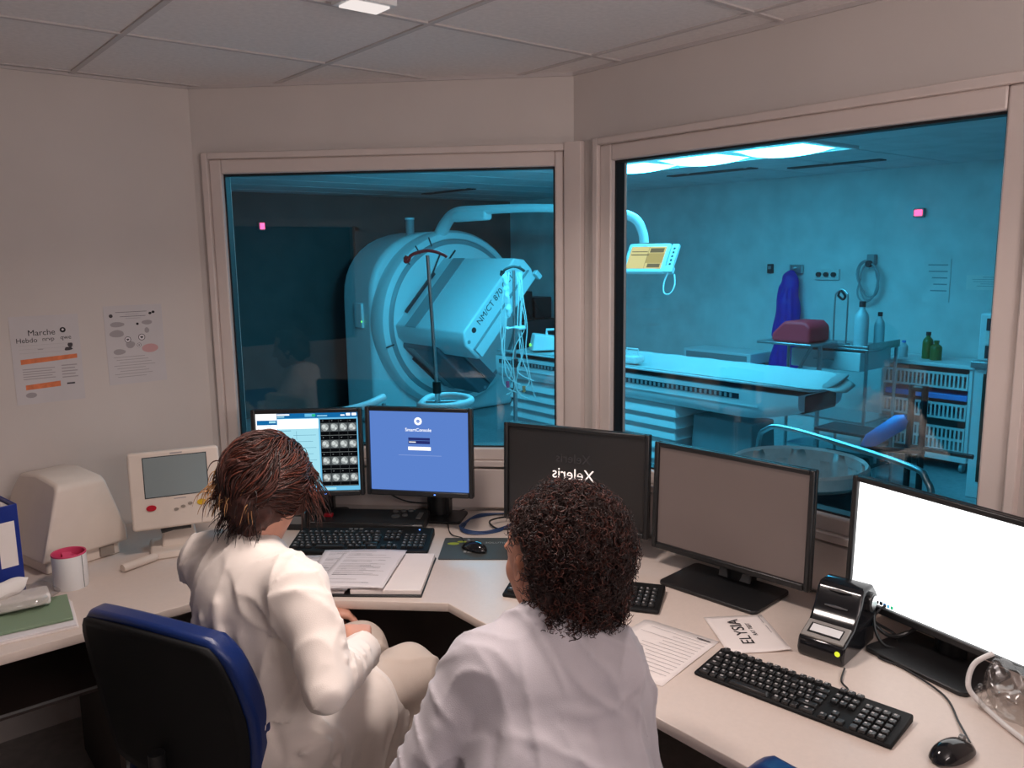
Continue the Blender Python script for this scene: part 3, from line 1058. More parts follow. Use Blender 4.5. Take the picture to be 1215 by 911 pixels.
m = MB(); m.tube(smooth_path([(1.665, 2.30, .765), (1.70, 2.36, .752), (1.70, 2.42, .747), (1.74, 2.50, .746), (1.83, 2.62, .746), (1.92, 2.64, .746)], 6), .0022, M['cable'], n=8)
tag(m.build('thin_cable', smooth=True), 'thin black cord running from the mouse on the mat towards the window wall', 'cable')
pts = []
for k in range(60):
    a = 2 * PI * k / 20
    rr = .115 + .012 * math.sin(k * .63)
    pts.append((1.885 + rr * math.cos(a) * 1.05 + .01 * math.sin(k), 2.435 + rr * math.sin(a) * .80, .7445 + .0035 * (k // 20) + .002 * math.sin(k * 1.3)))
m = MB(); m.tube(smooth_path(pts, 3), .0032, M['cable_blue'], n=8)
tag(m.build('cable_loop', smooth=True), 'coiled loops of blue network cable on the desk beside the mouse mat', 'cable')
m = MB(); m.tube(smooth_path([(1.98, 2.36, .758), (1.93, 2.32, .747), (1.87, 2.36, .747), (1.88, 2.42, .76), (1.96, 2.40, .765), (2.02, 2.33, .76), (2.05, 2.28, .80)], 6), .0034, M['cable'], n=8)
tag(m.build('knotted_cable', smooth=True), 'knotted black cable behind the curly haired person next to the blue loops', 'cable')
m = MB(); m.tube(smooth_path([(1.60, 2.80, .90), (1.66, 2.78, .83), (1.72, 2.72, .80), (1.82, 2.64, .80), (1.90, 2.60, .85)], 6), .003, M['cable'], n=8)
tag(m.build('video_cable', smooth=True), 'black cable hanging between the two left monitors', 'cable')
m = MB(); m.tube(smooth_path([(1.755, .618, .752), (1.83, .67, .744), (1.92, .74, .744), (1.975, .86, .745), (1.985, .93, .744), (2.06, .95, .744), (2.12, .93, .76), (2.16, .90, .80)], 8), .0024, M['cable'], n=8)
tag(m.build('thin_cable', smooth=True), 'thin cord of the lower right mouse looping in front of the white screen monitor', 'cable')
m = MB(); m.tube(smooth_path([(1.86, .955, .746), (1.80, .93, .744), (1.775, .90, .744), (1.735, .905, .75)], 6), .0024, M['cable'], n=8)
tag(m.build('thin_cable', smooth=True), 'short thin cord between the badge dock and the slim keyboard', 'cable')
m = MB()
m.tube(smooth_path([(2.09, 1.0, .83), (2.04, .97, .79), (2.03, .94, .76), (2.07, .92, .747), (2.11, .95, .76), (2.07, .99, .80), (2.10, .97, .84)], 6), .004, M['cable'], n=8)
m.tube(smooth_path([(2.05, 1.01, .82), (2.07, .95, .77), (2.10, .90, .79), (2.11, .86, .86)], 6), .005, M['cable'], n=8)
tag(m.build('dock_cable', smooth=True), 'tangle of thick black cables between the badge dock and the white screen', 'cable')

# ---- papers on the right wing
t = thing('leaflet', 'white folded leaflet printed ELYSIA in front of the blank grey monitor', 'leaflet', (1.845, 1.235, .74), math.radians(54))
m = MB()
def lf(u, v):
    x, y = -.11 + .22 * u, -.085 + .17 * v
    k = max(0, (u * .3 + (1 - v)) - .98)
    return (x, y, .003 + .002 * math.sin(u * 4) + .02 * max(0, .25 - u - v * .6))
m.grid(lf, 12, 10, M['paper']); lo = m.build('sheet', t, smooth='all', solid=.0016)
m = MB()
m.text('ELYSIA', .048, M['ink_black'], Matrix.Translation((.005, .012, .0068)), depth=.0002, sx=1.05)
m.text('RAY TEST', .017, M['ink'], Matrix.Translation((.015, -.022, .0068)), depth=.0002)
for k in range(2):
    flat(m, -.01 + .06 * k, -.071, .035 + .06 * k, -.0685, M['ink_light'], .0066)
m.build('print', lo)
t = thing('paper_sheet', 'white printed sheet lying between the curly haired person and the slim keyboard', 'paper', (1.585, 1.342, .74), math.radians(9.5))
m = MB(); m.grid(lambda u, v: (-.15 + .30 * u, -.115 + .23 * v, .001 + .002 * math.sin(u * 3 + v)), 8, 8, M['paper']); s_ = m.build('sheet', t, smooth='all', solid=.0008)
m = MB()
for k in range(13):
    r = random.Random(k)
    flat(m, .11 - .018 * k, -.10, .1116 - .018 * k, r.uniform(-.02, .09), M['ink_light'], .0044)
flat(m, .125, -.10, .13, -.06, M['ink'], .0044)
m.build('printed_lines', s_)

# ---- badge dock
t = thing('badge_reader_dock', 'glossy black badge dock with a white label and yellow light beside the leaflet', 'dock', (1.965, 1.035, .74), math.radians(187))
m = MB()
side = [(-.105, 0), (.105, 0), (.112, .022), (.105, .052), (.040, .078), (.012, .115), (-.005, .155), (-.022, .168), (-.075, .168), (-.105, .14)]
m.prism(side, .122, M['black_gloss'], axis='y', z0=-.061)
m.build('body', t, bevel=.008, seg=3)
m = MB(); m.xf = Matrix.Translation((.074, 0, .0665)) @ R3(0, math.radians(21.8), 0)
m.bx((-.03, -.055, -.003), (.03, .055, .004), M['grey_light']); m.build('display_frame', t, bevel=.002)
m = MB(); m.xf = Matrix.Translation((.074, 0, .0665)) @ R3(0, math.radians(21.8), 0)
m.bx((-.018, -.043, .004), (.018, .043, .0048), M['black']); m.bx((-.014, -.038, .005), (.012, .040, .0056), M['white_plastic']); m.build('label', t)
m = MB(); m.ball((.110, .045, .035), (.006, .014, .014), M['yellow_led']); m.build('status_light', t)
for z, x in ((.116, .016), (.156, .0)):
    m = MB(); m.tube([(x, -.03, z), (x + .002, .0, z + .001), (x, .03, z)], [.002, .004, .002], M['silver'], n=8); m.build('chrome_clip', t)
m = MB(); m.cyl((-.05, .061, .128), (-.05, .072, .128), .026, M['black']); m.cyl((-.05, .0725, .128), (-.05, .0745, .128), .019, M['silver']); m.build('round_cap', t)

# ---- clear plastic bag and white tube at the right edge
f = Field((-.13, -.12, -.01), (.13, .12, .16), .005)
f.ell((0, 0, .04), (.075, .058, .045), k=.03).ell((-.03, .02, .065), (.045, .036, .035), k=.03).ell((.03, -.03, .055), (.05, .036, .04), k=.03)
f.ripple(.012, 60, 3).ripple(.006, 120, 5).cut((0, 0, 0.001), (0, 0, -.4))
bag = f.mesh('plastic_bag', M['clear'], None, (1.965, .60, .742), relax=1)
tag(bag, 'crumpled clear plastic bag on the desk below the white screen at the right edge', 'bag')
m = MB(); m.tube(smooth_path([(2.0, .67, .85), (1.975, .70, .82), (1.95, .70, .775), (1.94, .67, .751), (1.89, .60, .747), (1.84, .52, .747)], 6), .006, M['cable_white'], n=10)
tag(m.build('white_tube', smooth=True), 'curved white tube in front of the clear plastic bag at the right edge', 'tube')

# ---- left wing: device, printer, binder, cup, tissues, folder, sensor
yawd = math.radians(254.3)
nd = Vector((math.cos(yawd), math.sin(yawd), 0))
t = thing('touch_screen_device', 'beige medical device with tilted grey screen and red and yellow buttons', 'medical device', (.872 - nd.x * .06, 2.923 - nd.y * .06, .74), yawd)
tl = math.radians(8.6)
F = screen_frame(0, tl, (.06, 0, .242))
m = MB(); m.xf = F
m.prism([(p[0], p[1]) for p in rrect(.30, .272, .012)], .045, M['beige'], z0=-.045)
m.prism([(p[0], p[1]) for p in rrect(.25, .22, .02)], .03, M['beige'], z0=-.075)
hd = m.build('display_head', t, bevel=.008, seg=3)
m = MB(); m.xf = F
flat(m, -.103, -.026, .108, .118, M['shell_dark'], .0006); flat(m, -.100, -.023, .105, .115, M['screen_grey'], .001)
m.build('screen', hd)
def dbtn(x, y, rx, ry, mt, nm):
    m = MB(); m.xf = F
    m.prism([(x + rx * math.cos(2 * PI * i / 28), y + ry * math.sin(2 * PI * i / 28)) for i in range(28)], .0035, mt)
    m.build(nm, hd)
dbtn(-.085, -.060, .0165, .0105, M['red_button'], 'red_button')
dbtn(.080, -.058, .0155, .0105, M['yellow_button'], 'yellow_button')
for k, (x, y) in enumerate(((-.005, -.073), (.018, -.066), (.042, -.058))):
    dbtn(x, y, .008, .005, M['beige_dark'], 'small_button')
m = MB(); m.xf = F
flat(m, -.012, .1225, .028, .1275, M['ink_light'], .0006)
flat(m, -.01, -.037, .03, -.034, M['ink_light'], .0006)
m.build('lettering', hd)
m = MB()
m.box((-.02, 0, .06), (.11, .13, .12), M['beige'], taper=.7); m.box((.0, 0, .0125), (.19, .21, .025), M['beige'], taper=.93)
m.build('stand', t, bevel=.006)
m = MB(); m.tube([(.055, -.06, .095), (.05, -.02, .10), (.05, .04, .10)], .012, M['black']); m.build('hinge', t)

t = thing('probe_sensor', 'small beige cylindrical probe lying on the desk in front of the touch screen device', 'probe', (.730, 2.895, .74), math.radians(20))
m = MB(); m.tube([(-.072, 0, .0155), (-.062, 0, .016), (-.058, 0, .015), (.045, 0, .0145), (.055, 0, .012), (.060, 0, .008)], [.0135, .0155, .014, .0145, .012, .007], M['beige'], n=20)
m.build('body', t, smooth=True)
m = MB(); m.tube(smooth_path([(.06, 0, .013), (.09, .0, .008), (.13, .02, .005), (.17, .06, .005)], 6), .0045, M['cable'], n=8); m.build('cord', t)

# beige boxy printer
t = thing('label_printer', 'beige boxy desktop printer with a sloping top beside the blue binder', 'printer', (.555, 3.175, .74), math.radians(15))
m = MB()
pr_ = [(-.150, .045), (.150, .045), (.160, .10), (.152, .285), (.135, .302), (.0, .318), (-.115, .305), (-.150, .24)]
n_ = len(pr_)
vs = [(sx * (.150 - .10 * (z - .045) / 1.0 - .045 * max(0, (z - .10) / .2)), -y, z) for sx in (-1, 1) for y, z in pr_]
m.add(vs, [tuple(range(n_)), tuple(range(2 * n_ - 1, n_ - 1, -1))] + [(i, n_ + i, n_ + (i + 1) % n_, (i + 1) % n_) for i in range(n_)], M['beige'])
bm_ = m.build('cover', t, bevel=.011, seg=3)
m = MB(); m.bx((-.13, -.13, .0), (.125, .14, .06), M['beige']); m.build('base', t, bevel=.006)
m = MB(); m.box((.075, -.133, .03), (.05, .012, .045), M['beige_dark']); m.box((.115, -.10, .03), (.03, .03, .035), M['beige_dark']); m.build('front_latch', t, bevel=.002)

t = thing('ring_binder', 'blue ring binder with a white spine label standing at the left edge of the desk', 'binder', (.31, 2.94, .74), math.radians(10))
m = MB(); m.bx((-.04, -.145, 0), (.035, .145, .004), M['navy']); m.bx((-.04, -.145, 0), (-.036, .145, .32), M['navy']); m.bx((.031, -.145, 0), (.035, .145, .32), M['navy']); m.bx((-.04, -.148, 0), (.035, -.144, .32), M['navy'])
m.build('cover', t, bevel=.002)
m = MB(); m.bx((-.034, -.14, .006), (.029, .138, .305), M['paper']); m.build('pages', t)
m = MB(); m.bx((-.025, -.1486, .13), (.022, -.148, .27), M['paper']); m.bx((.0352, -.12, .19), (.0356, -.04, .265), M['paper']); m.build('label', t)

t = thing('pen_cup', 'white metal cup with a bright pink liner in front of the beige printer', 'cup', (.505, 2.862, .74))
m = MB(); m.lathe([(0, 0), (.049, 0), (.051, .003), (.051, .112), (.049, .114), (.047, .112), (.047, .006), (0, .006)], M['white_plastic'], n=48); m.build('body', t, smooth=True)
m = MB(); m.lathe([(.0512, .1105), (.0518, .1145), (.0505, .1165), (.0465, .1150), (.0450, .10), (.044, .02)], M['pink'], n=48)
for k in range(7):
    a = k * .9
    m.box((.02 * math.cos(a), .02 * math.sin(a), .074 + .008 * (k % 3)), (.03, .026, .028), M['pink'], R3(a, .5 * k, a))
m.build('liner', t, smooth=True)
m = MB(); m.bx((.028, -.0440, .004), (.0295, -.0422, .11), M['grey_trim']); m.build('seam', t)

t = thing('card_folder', 'sage green card folder resting on white papers at the left desk edge', 'folder', (.31, 2.64, .74), math.radians(-7))
m = MB(); m.bx((-.20, -.11, .0), (.155, .10, .006), M['paper']); m.bx((-.20, -.108, .006), (.15, .1, .012), M['paper_cool']); m.build('paper_stack', t, bevel=.001)
m = MB(); m.bx((-.19, -.075, .013), (.145, .125, .022), M['green_folder']); m.build('cover', t, bevel=.002)

t = thing('tissue_packet', 'clear plastic packet of white tissues lying on the green folder', 'tissues', (.335, 2.725, .763), math.radians(-5))
f = Field((-.14, -.08, -.01), (.14, .09, .13), .005)
f.ell((0, 0, .026), (.105, .062, .030), k=.02).ripple(.008, 70, 2).cut((0, 0, .001), (0, 0, -.4))
f.mesh('wrapper', M['clear'], t, relax=1)
m = MB(); m.box((0, 0, .022), (.165, .085, .034), M['tissue']); m.build('tissue_stack', t, bevel=.008)
f = Field((-.12, -.06, .02), (.09, .07, .12), .004)
f.cone((-.07, 0, .05), (.01, .01, .065), .026, .018, k=.02).cone((-.06, 0, .06), (-.09, .02, .085), .014, .01, k=.02).cone((.0, .01, .06), (.035, .01, .085), .016, .006, k=.02)
f.ripple(.006, 90, 8)
f.mesh('pulled_tissue', M['tissue'], t, relax=1)


# ---- posters (flat, taped to the wall)
def poster(label, x0, x1, z0, z1, fn):
    cx, cz = (x0 + x1) / 2, (z0 + z1) / 2
    t = thing('wall_poster', label, 'poster', (cx, 3.4092, cz))
    w, h = x1 - x0, z1 - z0
    m = MB(); m.bx((-w / 2, -.0012, -h / 2), (w / 2, 0, h / 2), M['poster']); m.build('sheet', t)
    m = MB(); m.xf = Matrix(((1, 0, 0, 0), (0, 0, -1, -.0014), (0, 1, 0, 0), (0, 0, 0, 1)))
    fn(m, w, h)
    m.build('print', t)
    return t


def poster_a(m, w, h):
    m.text('Marche', .030, M['ink_black'], Matrix.Translation((-.012, .098, 0)), depth=.0001)
    oval(m, .058, .104, .010, .010, M['ink_black'], .0001); oval(m, .058, .105, .004, .004, M['paper_cool'], .0002)
    m.text('Hebdo', .025, M['ink_black'], Matrix.Translation((-.062, .072, 0)), depth=.0001)
    m.text('nrvp', .022, M['ink_black'], Matrix.Translation((.008, .074, 0)), depth=.0001)
    m.text('qwe', .022, M['ink_black'], Matrix.Translation((.066, .076, 0)), depth=.0001)
    oval(m, .078, .045, .008, .011, M['ink'], .0001, jit=.3); oval(m, .070, .032, .013, .006, M['ink'], .0001, jit=.3, seed=2)
    flat(m, -.03, .036, -.012, .039, M['ink_light'], .0001)
    for k in range(3):
        flat(m, -.09, .054 - .014 * k, .09, .0546 - .014 * k, M['ink_light'], .0001)
    m.quad([(-.088, -.014, .0001), (.098, -.004, .0001), (.098, .012, .0001), (-.088, .004, .0001)], M['orange_ink'])
    m.quad([(-.080, -.108, .0001), (.034, -.104, .0001), (.034, -.084, .0001), (-.080, -.090, .0001)], M['orange_ink'])
    for k in range(5):
        flat(m, -.085, -.034 - .009 * k, .02 - .01 * (k % 2), -.031 - .009 * k, M['ink_light'], .0001)
        flat(m, .042, -.03 - .011 * k, .095 - .008 * (k % 2), -.026 - .011 * k, M['ink_light'], .0001)
    flat(m, .055, -.100, .082, -.094, M['ink'], .0001); oval(m, -.065, -.128, .018, .010, M['ink_light'], .0001)


def poster_b(m, w, h):
    flat(m, -.065, .126, .05, .1275, M['ink'], .0001)
    for k, (a, b) in enumerate(((-.03, .02), (-.05, .045), (-.03, .025))):
        flat(m, a, .117 - .008 * k, b, .1185 - .008 * k, M['ink_light'] if k != 1 else M['ink'], .0001)
    oval(m, -.082, .114, .007, .007, M['ink'], .0001)
    oval(m, .062, .118, .006, .005, M['ink_black'], .0001); oval(m, .074, .122, .006, .005, M['ink_black'], .0002)
    for cx, cy, rx, ry in ((-.062, .080, .026, .010), (-.066, .045, .026, .014), (.048, .083, .020, .009), (.045, .052, .009, .011), (-.062, -.026, .022, .011), (-.02, .0, .017, .014)):
        oval(m, cx, cy, rx, ry, M['ink_light'], .0001, jit=.08, seed=int(cx * 900))
    oval(m, .012, .079, .005, .005, M['ink_black'], .0001)
    for cx, cy, r in ((-.028, .020, .012), (.024, .026, .013), (.012, -.004, .008)):
        oval(m, cx, cy, r, r, M['ink'], .0001); oval(m, cx, cy, r * .82, r * .82, M['paper_cool'], .0002)
        oval(m, cx, cy, r * .4, r * .3, M['ink'], .0003, jit=.3)
    oval(m, .052, -.019, .031, .017, M['pink_ink'], .0001)
    for k in range(8):
        flat(m, -.085 + .01 * (k % 3), -.048 - .011 * k, .03 + .012 * (k % 4) * (k < 7), -.046 - .011 * k, M['ink_light'], .0001)


poster('paper poster with two orange bands taped to the left wall', .487, .713, 1.262, 1.583, poster_a)
poster('paper poster with small round diagrams and a pink oval on the left wall', .802, 1.016, 1.300, 1.605, poster_b)

# ---- ceiling luminaires of the control room, and housings added for the fill lights
t = thing('ceiling_spotlight', 'small lit white square fitting on the ceiling tiles', 'light', (1.16, 1.985, CH))
m = MB(); m.box((0, 0, -.012), (.14, .10, .024), M['white_plastic']); m.build('housing', t, bevel=.003)
m = MB(); m.box((0, 0, -.026), (.11, .07, .006), M['lamp_white']); m.build('diffuser', t)
t = thing('ceiling_luminaire', 'square ceiling luminaire above the two seated people', 'light', (.98, 1.56, CH))
m = MB(); m.box((0, 0, -.012), (.36, .36, .024), M['white_plastic']); m.build('housing', t, bevel=.003)
m = MB(); m.box((0, 0, -.026), (.31, .31, .006), M['lamp_white']); m.build('diffuser', t)
t = thing('added_uplighter', 'added standing uplighter housing the rear fill light behind the camera', 'lamp', (.74, -1.16, 0))  # made-up fixture around the rear fill light
m = MB(); m.lathe([(0, 0), (.15, 0), (.15, .015), (.02, .03), (0, .03)], M['grey_light']); m.build('base', t, smooth=True)
m = MB(); m.cyl((0, 0, .02), (0, -.03, 1.85), .014, M['silver']); m.build('pole', t, smooth=True)
m = MB(); m.xf = Matrix.Translation((.01, .02, 1.925)) @ R3(math.radians(124), 0, math.radians(-4)); m.box((0, 0, .03), (1.06, .56, .04), M['white_plastic']); m.build('fill_light_head', t, bevel=.008)
t = thing('added_floodlight', 'small tilted housing added for the unseen scanner fill light, hidden above the left window', 'light', (3.0, 4.03, 2.46))  # made-up fixture around the scanner fill light
m = MB(); m.cyl((0, 0, -.06), (0, 0, 0), .015, M['shell']); m.build('bracket', t)
m = MB(); m.xf = Matrix.Translation((.015, .025, -.083)) @ Vector((1.75, 2.5, -.95)).to_track_quat('-Z', 'Y').to_matrix().to_4x4(); m.box((0, 0, .022), (.34, .16, .03), M['shell']); m.build('fill_light_head', t, bevel=.006)


# ================================================================== CHAIRS
def make_chair(label, loc, yaw, top=.95, group=None):
    t = thing('office_chair', label, 'chair', (loc[0], loc[1], 0), math.radians(yaw), group)
    # local x is the sitting direction; backrest at -x
    hb = top - .50
    def outline(v):                              # half width of the backrest along its height
        return .215 + .055 * math.sin(PI * min(1, .12 + v * .80)) - .03 * max(0, (v - .85) / .15) ** 2
    m, q = MB(), MB()
    def surf(off, grow):
        def f(u, v):
            a = (u - .5) * 2
            hw = outline(v) * grow
            k = (1 - abs(a) ** 7 * .05)
            y = a * hw
            z = .50 + hb * (v * (1 - .055 * a * a * (1 if v > .5 else 0)))
            x = -.215 - .075 * v + .035 * (a * a) + .015 * math.sin(v * PI) + off
            return (x, y, z)
        return f
    n, k = 16, 18
    ff, fb = surf(.030, 1.0), surf(-.030, 1.0)
    vs = [ff(i / n, j / k) for j in range(k + 1) for i in range(n + 1)] + [fb(i / n, j / k) for j in range(k + 1) for i in range(n + 1)]
    w, o = n + 1, (n + 1) * (k + 1)
    fs = [(j * w + i, j * w + i + 1, (j + 1) * w + i + 1, (j + 1) * w + i) for j in range(k) for i in range(n)]
    for j in range(k):
        fs += [(o + j * w, j * w, (j + 1) * w, o + (j + 1) * w), (j * w + n, o + j * w + n, o + (j + 1) * w + n, (j + 1) * w + n)]
    for i in range(n):
        fs += [(i, o + i, o + i + 1, i + 1), (k * w + i + 1, o + k * w + i + 1, o + k * w + i, k * w + i)]
    fs += [(o + (j + 1) * w + i, o + (j + 1) * w + i + 1, o + j * w + i + 1, o + j * w + i) for j in range(k) for i in range(n)]
    m.add(vs, fs, M['blue_leather'])
    m.build('backrest', t, bevel=.022, seg=4)
    fs2 = surf(-.036, .93)
    q.grid(lambda u, v: fs2(u, .015 + v * .945), n, k, M['black_matte'])
    q.build('back_shell', t, smooth='all', solid=.016)
    m = MB()
    m.prism([(p[0], p[1]) for p in rrect(.46, .47, .09, 8)], .075, M['blue_leather'], z0=.405)
    m.build('seat', t, bevel=.025, seg=4)
    m = MB(); m.prism([(p[0], p[1]) for p in rrect(.42, .43, .09, 8)], .02, M['black_matte'], z0=.387); m.bx((-.10, -.07, .345), (.12, .07, .387), M['black']); m.build('seat_pan', t)
    m = MB(); m.tube(smooth_path([(-.05, 0, .38), (-.20, 0, .385), (-.275, 0, .43), (-.285, 0, .60)], 5), .02, M['black'], n=12); m.build('back_arm', t, smooth=True)
    m = MB(); m.cyl((0, 0, .11), (0, 0, .36), .027, M['black'], .022); m.build('gas_lift', t)
    for i in range(5):
        a = 2 * PI * i / 5 + .3
        c, s = math.cos(a), math.sin(a)
        m = MB(); m.tube([(.02 * c, .02 * s, .11), (.16 * c, .16 * s, .095), (.30 * c, .30 * s, .075)], [.030, .022, .016], M['black'], n=10)
        lg = m.build('leg', t, smooth=True)
        m = MB(); m.xf = Matrix.Translation((.30 * c, .30 * s, 0)) @ R3(0, 0, a)
        m.cyl((0, -.012, .028), (0, .012, .028), .028, M['black'], n=18); m.cyl((0, 0, .04), (0, 0, .075), .008, M['silver']); m.build('caster', lg)
    return t


make_chair('office chair with black-shelled blue backrest behind the left person', (.750, 2.088), 24.7, top=.955)
make_chair('office chair that the curly haired person sits on', (.92, .97), 59.6, top=.86)
make_chair('office chair tucked under the right desk wing, only its blue top in view', (1.545, .61), 2, top=.845)


# ================================================================== PEOPLE
def coil_strands(m, roots, mats, rng, length, radius, turns, thick, seg=11):
    """small springy curls: a helix round an axis that leaves the scalp at a slant"""
    for p, n in roots:
        mt = mats[rng.randrange(len(mats))]
        n = Vector(n).normalized()
        tv = Vector((rng.gauss(0, 1), rng.gauss(0, 1), rng.gauss(0, 1)))
        tv = (tv - n * tv.dot(n)).normalized()
        d = (n * rng.uniform(.35, 1.0) + tv * rng.uniform(.3, .9) + Vector((0, 0, -.25))).normalized()
        s1 = d.orthogonal().normalized()
        s2 = d.cross(s1)
        L, R, ph, hd, tn = length * rng.uniform(.6, 1.3), radius * rng.uniform(.7, 1.4), rng.uniform(0, 6.28), rng.choice((-1, 1)), turns * rng.uniform(.7, 1.3)
        pts = []
        for k in range(seg + 1):
            u = k / seg
            a = ph + hd * u * tn * 2 * PI
            rr = R * min(1, u * 4)
            pts.append(Vector(p) + d * (L * u) - n * (L * .35 * u * u) + (s1 * math.cos(a) + s2 * math.sin(a)) * rr)
        th = thick * rng.uniform(.7, 1.3)
        m.tube(pts, [th * (1 - .6 * (i / seg) ** 2) for i in range(seg + 1)], mt, n=3, caps=False)


def combed_strands(m, cuts, centre, radii, H, mats, rng, length, thick, flow, lift=.010, seg=10, wave=.25, flick=0.0):
    """locks that lie on the head: each step follows the flow and is put back on the scalp ellipsoid"""
    H3 = H.to_3x3()
    for n0 in cuts:
        mt = mats[rng.randrange(len(mats))]
        n = Vector(n0).normalized()
        L = length * rng.uniform(.7, 1.3) / seg
        pts = []
        ph = rng.uniform(0, 6.28)
        lf = lift * rng.uniform(.2, 1.4)
        for k in range(seg + 1):
            u = k / seg
            q = Vector((n.x * radii[0], n.y * radii[1], n.z * radii[2]))
            fl = flick * max(0, u - .6) ** 2
            pts.append(Vector(centre) + H3 @ (q * (1 + lf / .1 * (.3 + .7 * math.sin(u * PI)) + fl)))
            f = Vector(flow(n))
            f = f - n * f.dot(n)
            if f.length < 1e-4:
                break
            f = f.normalized()
            sd = n.cross(f)
            f = f + sd * wave * math.sin(ph + u * 5)
            n = (n + f.normalized() * (L / .1)).normalized()
        if len(pts) > 3:
            th = thick * rng.uniform(.7, 1.4)
            K = len(pts) - 1
            m.tube(pts, [th * (1 - .8 * (i / K) ** 3) for i in range(K + 1)], mt, n=4, caps=False)


def wisps(m, roots, mats, rng, length, gravity, curl, thick, seg=8):
    for p, d in roots:
        mt = mats[rng.randrange(len(mats))]
        pos, d = Vector(p), Vector(d).normalized()
        L = length * rng.uniform(.6, 1.25) / seg
        s1 = d.orthogonal().normalized()
        s2 = d.cross(s1)
        ph, hd = rng.uniform(0, 6.28), rng.choice((-1, 1))
        pts = [pos.copy()]
        for k in range(seg):
            w = s1 * math.cos(ph + hd * k * curl) + s2 * math.sin(ph + hd * k * curl)
            pos = pos + (d + w * .35).normalized() * L
            d = (d + Vector((0, 0, -1)) * gravity).normalized()
            pts.append(pos.copy())
        th = thick * rng.uniform(.7, 1.3)
        m.tube(pts, [th * (1 - .75 * (i / seg) ** 2) for i in range(seg + 1)], mt, n=3, caps=False)


def head(fd, Hm, face=True):
    """head, face and ears in the head's own frame: x forward, y left, z up, origin in mid head"""
    def P(x, y, z):
        return Hm @ Vector((x, y, z))
    fd.ell(P(-.008, 0, .02), (.097, .075, .098), Hm, k=.02)
    fd.ell(P(.035, 0, -.055), (.055, .055, .065), Hm, k=.03)
    fd.ell(P(.058, 0, -.10), (.022, .024, .018), Hm, k=.025)
    for s in (1, -1):
        fd.ell(P(.055, .034 * s, -.028), (.028, .022, .024), Hm, k=.02)
        fd.ell(P(.086, .030 * s, .004), (.012, .014, .009), Hm, k=.006, sub=True)
        fd.ell(P(.076, .030 * s, .003), (.0125, .0125, .0105), Hm, k=.004)
        fd.cone(P(.086, .013 * s, .022), P(.076, .045 * s, .022), .008, .006, k=.012)
        fd.ell(P(-.004, .077 * s, -.012), (.018, .007, .031), Hm, k=.006)
        fd.ell(P(.002, .083 * s, -.010), (.008, .005, .016), Hm, k=.004, sub=True)
        fd.ell(P(.100, .010 * s, -.036), (.009, .007, .007), Hm, k=.008)
    fd.cone(P(.090, 0, .012), P(.112, 0, -.030), .008, .011, k=.012)
    fd.cone(P(.084, -.020, -.068), P(.084, .020, -.068), .006, .006, k=.008)
    fd.cone(P(.082, -.016, -.078), P(.082, .016, -.078), .007, .007, k=.008)
    fd.cone(P(.093, -.018, -.0725), P(.093, .018, -.0725), .003, .003, k=.004)


def hand(fd, wrist, direction, palm_n, r=1.0, curl=.9):
    """palm, four unequal bent fingers and a thumb leaving the side of the palm"""
    d = Vector(direction).normalized()
    n = Vector(palm_n)
    n = (n - d * n.dot(d)).normalized()
    s = d.cross(n)
    W = Vector(wrist)
    def P(a, b, c):
        return W + (d * a + s * b + n * c) * r
    for b in (-.026, -.009, .009, .026):
        fd.cone(P(.010, b * .6, 0), P(.082, b, 0), .0125, .0115, k=.012)
    L = (.062, .075, .080, .070)
    for i, b in enumerate((-.029, -.010, .010, .028)):
        p, a, tot = P(.086, b, 0), 0.0, L[i]
        for j, fr in enumerate((.46, .31, .23)):
            a += curl * (.75 if j == 0 else 1.0)
            q = p + (d * math.cos(a) + n * math.sin(a) + s * b * 2) * tot * fr * r
            fd.cone(p, q, .0088 - .0009 * j, .0080 - .0009 * j, k=.004)
            p = q
    p0, p1, p2, p3 = P(.022, .026, .004), P(.052, .046, .020), P(.078, .046, .036), P(.094, .034, .046)
    fd.cone(p0, p1, .0135, .0110, k=.010).cone(p1, p2, .0105, .0092, k=.004).cone(p2, p3, .0092, .0075, k=.004)


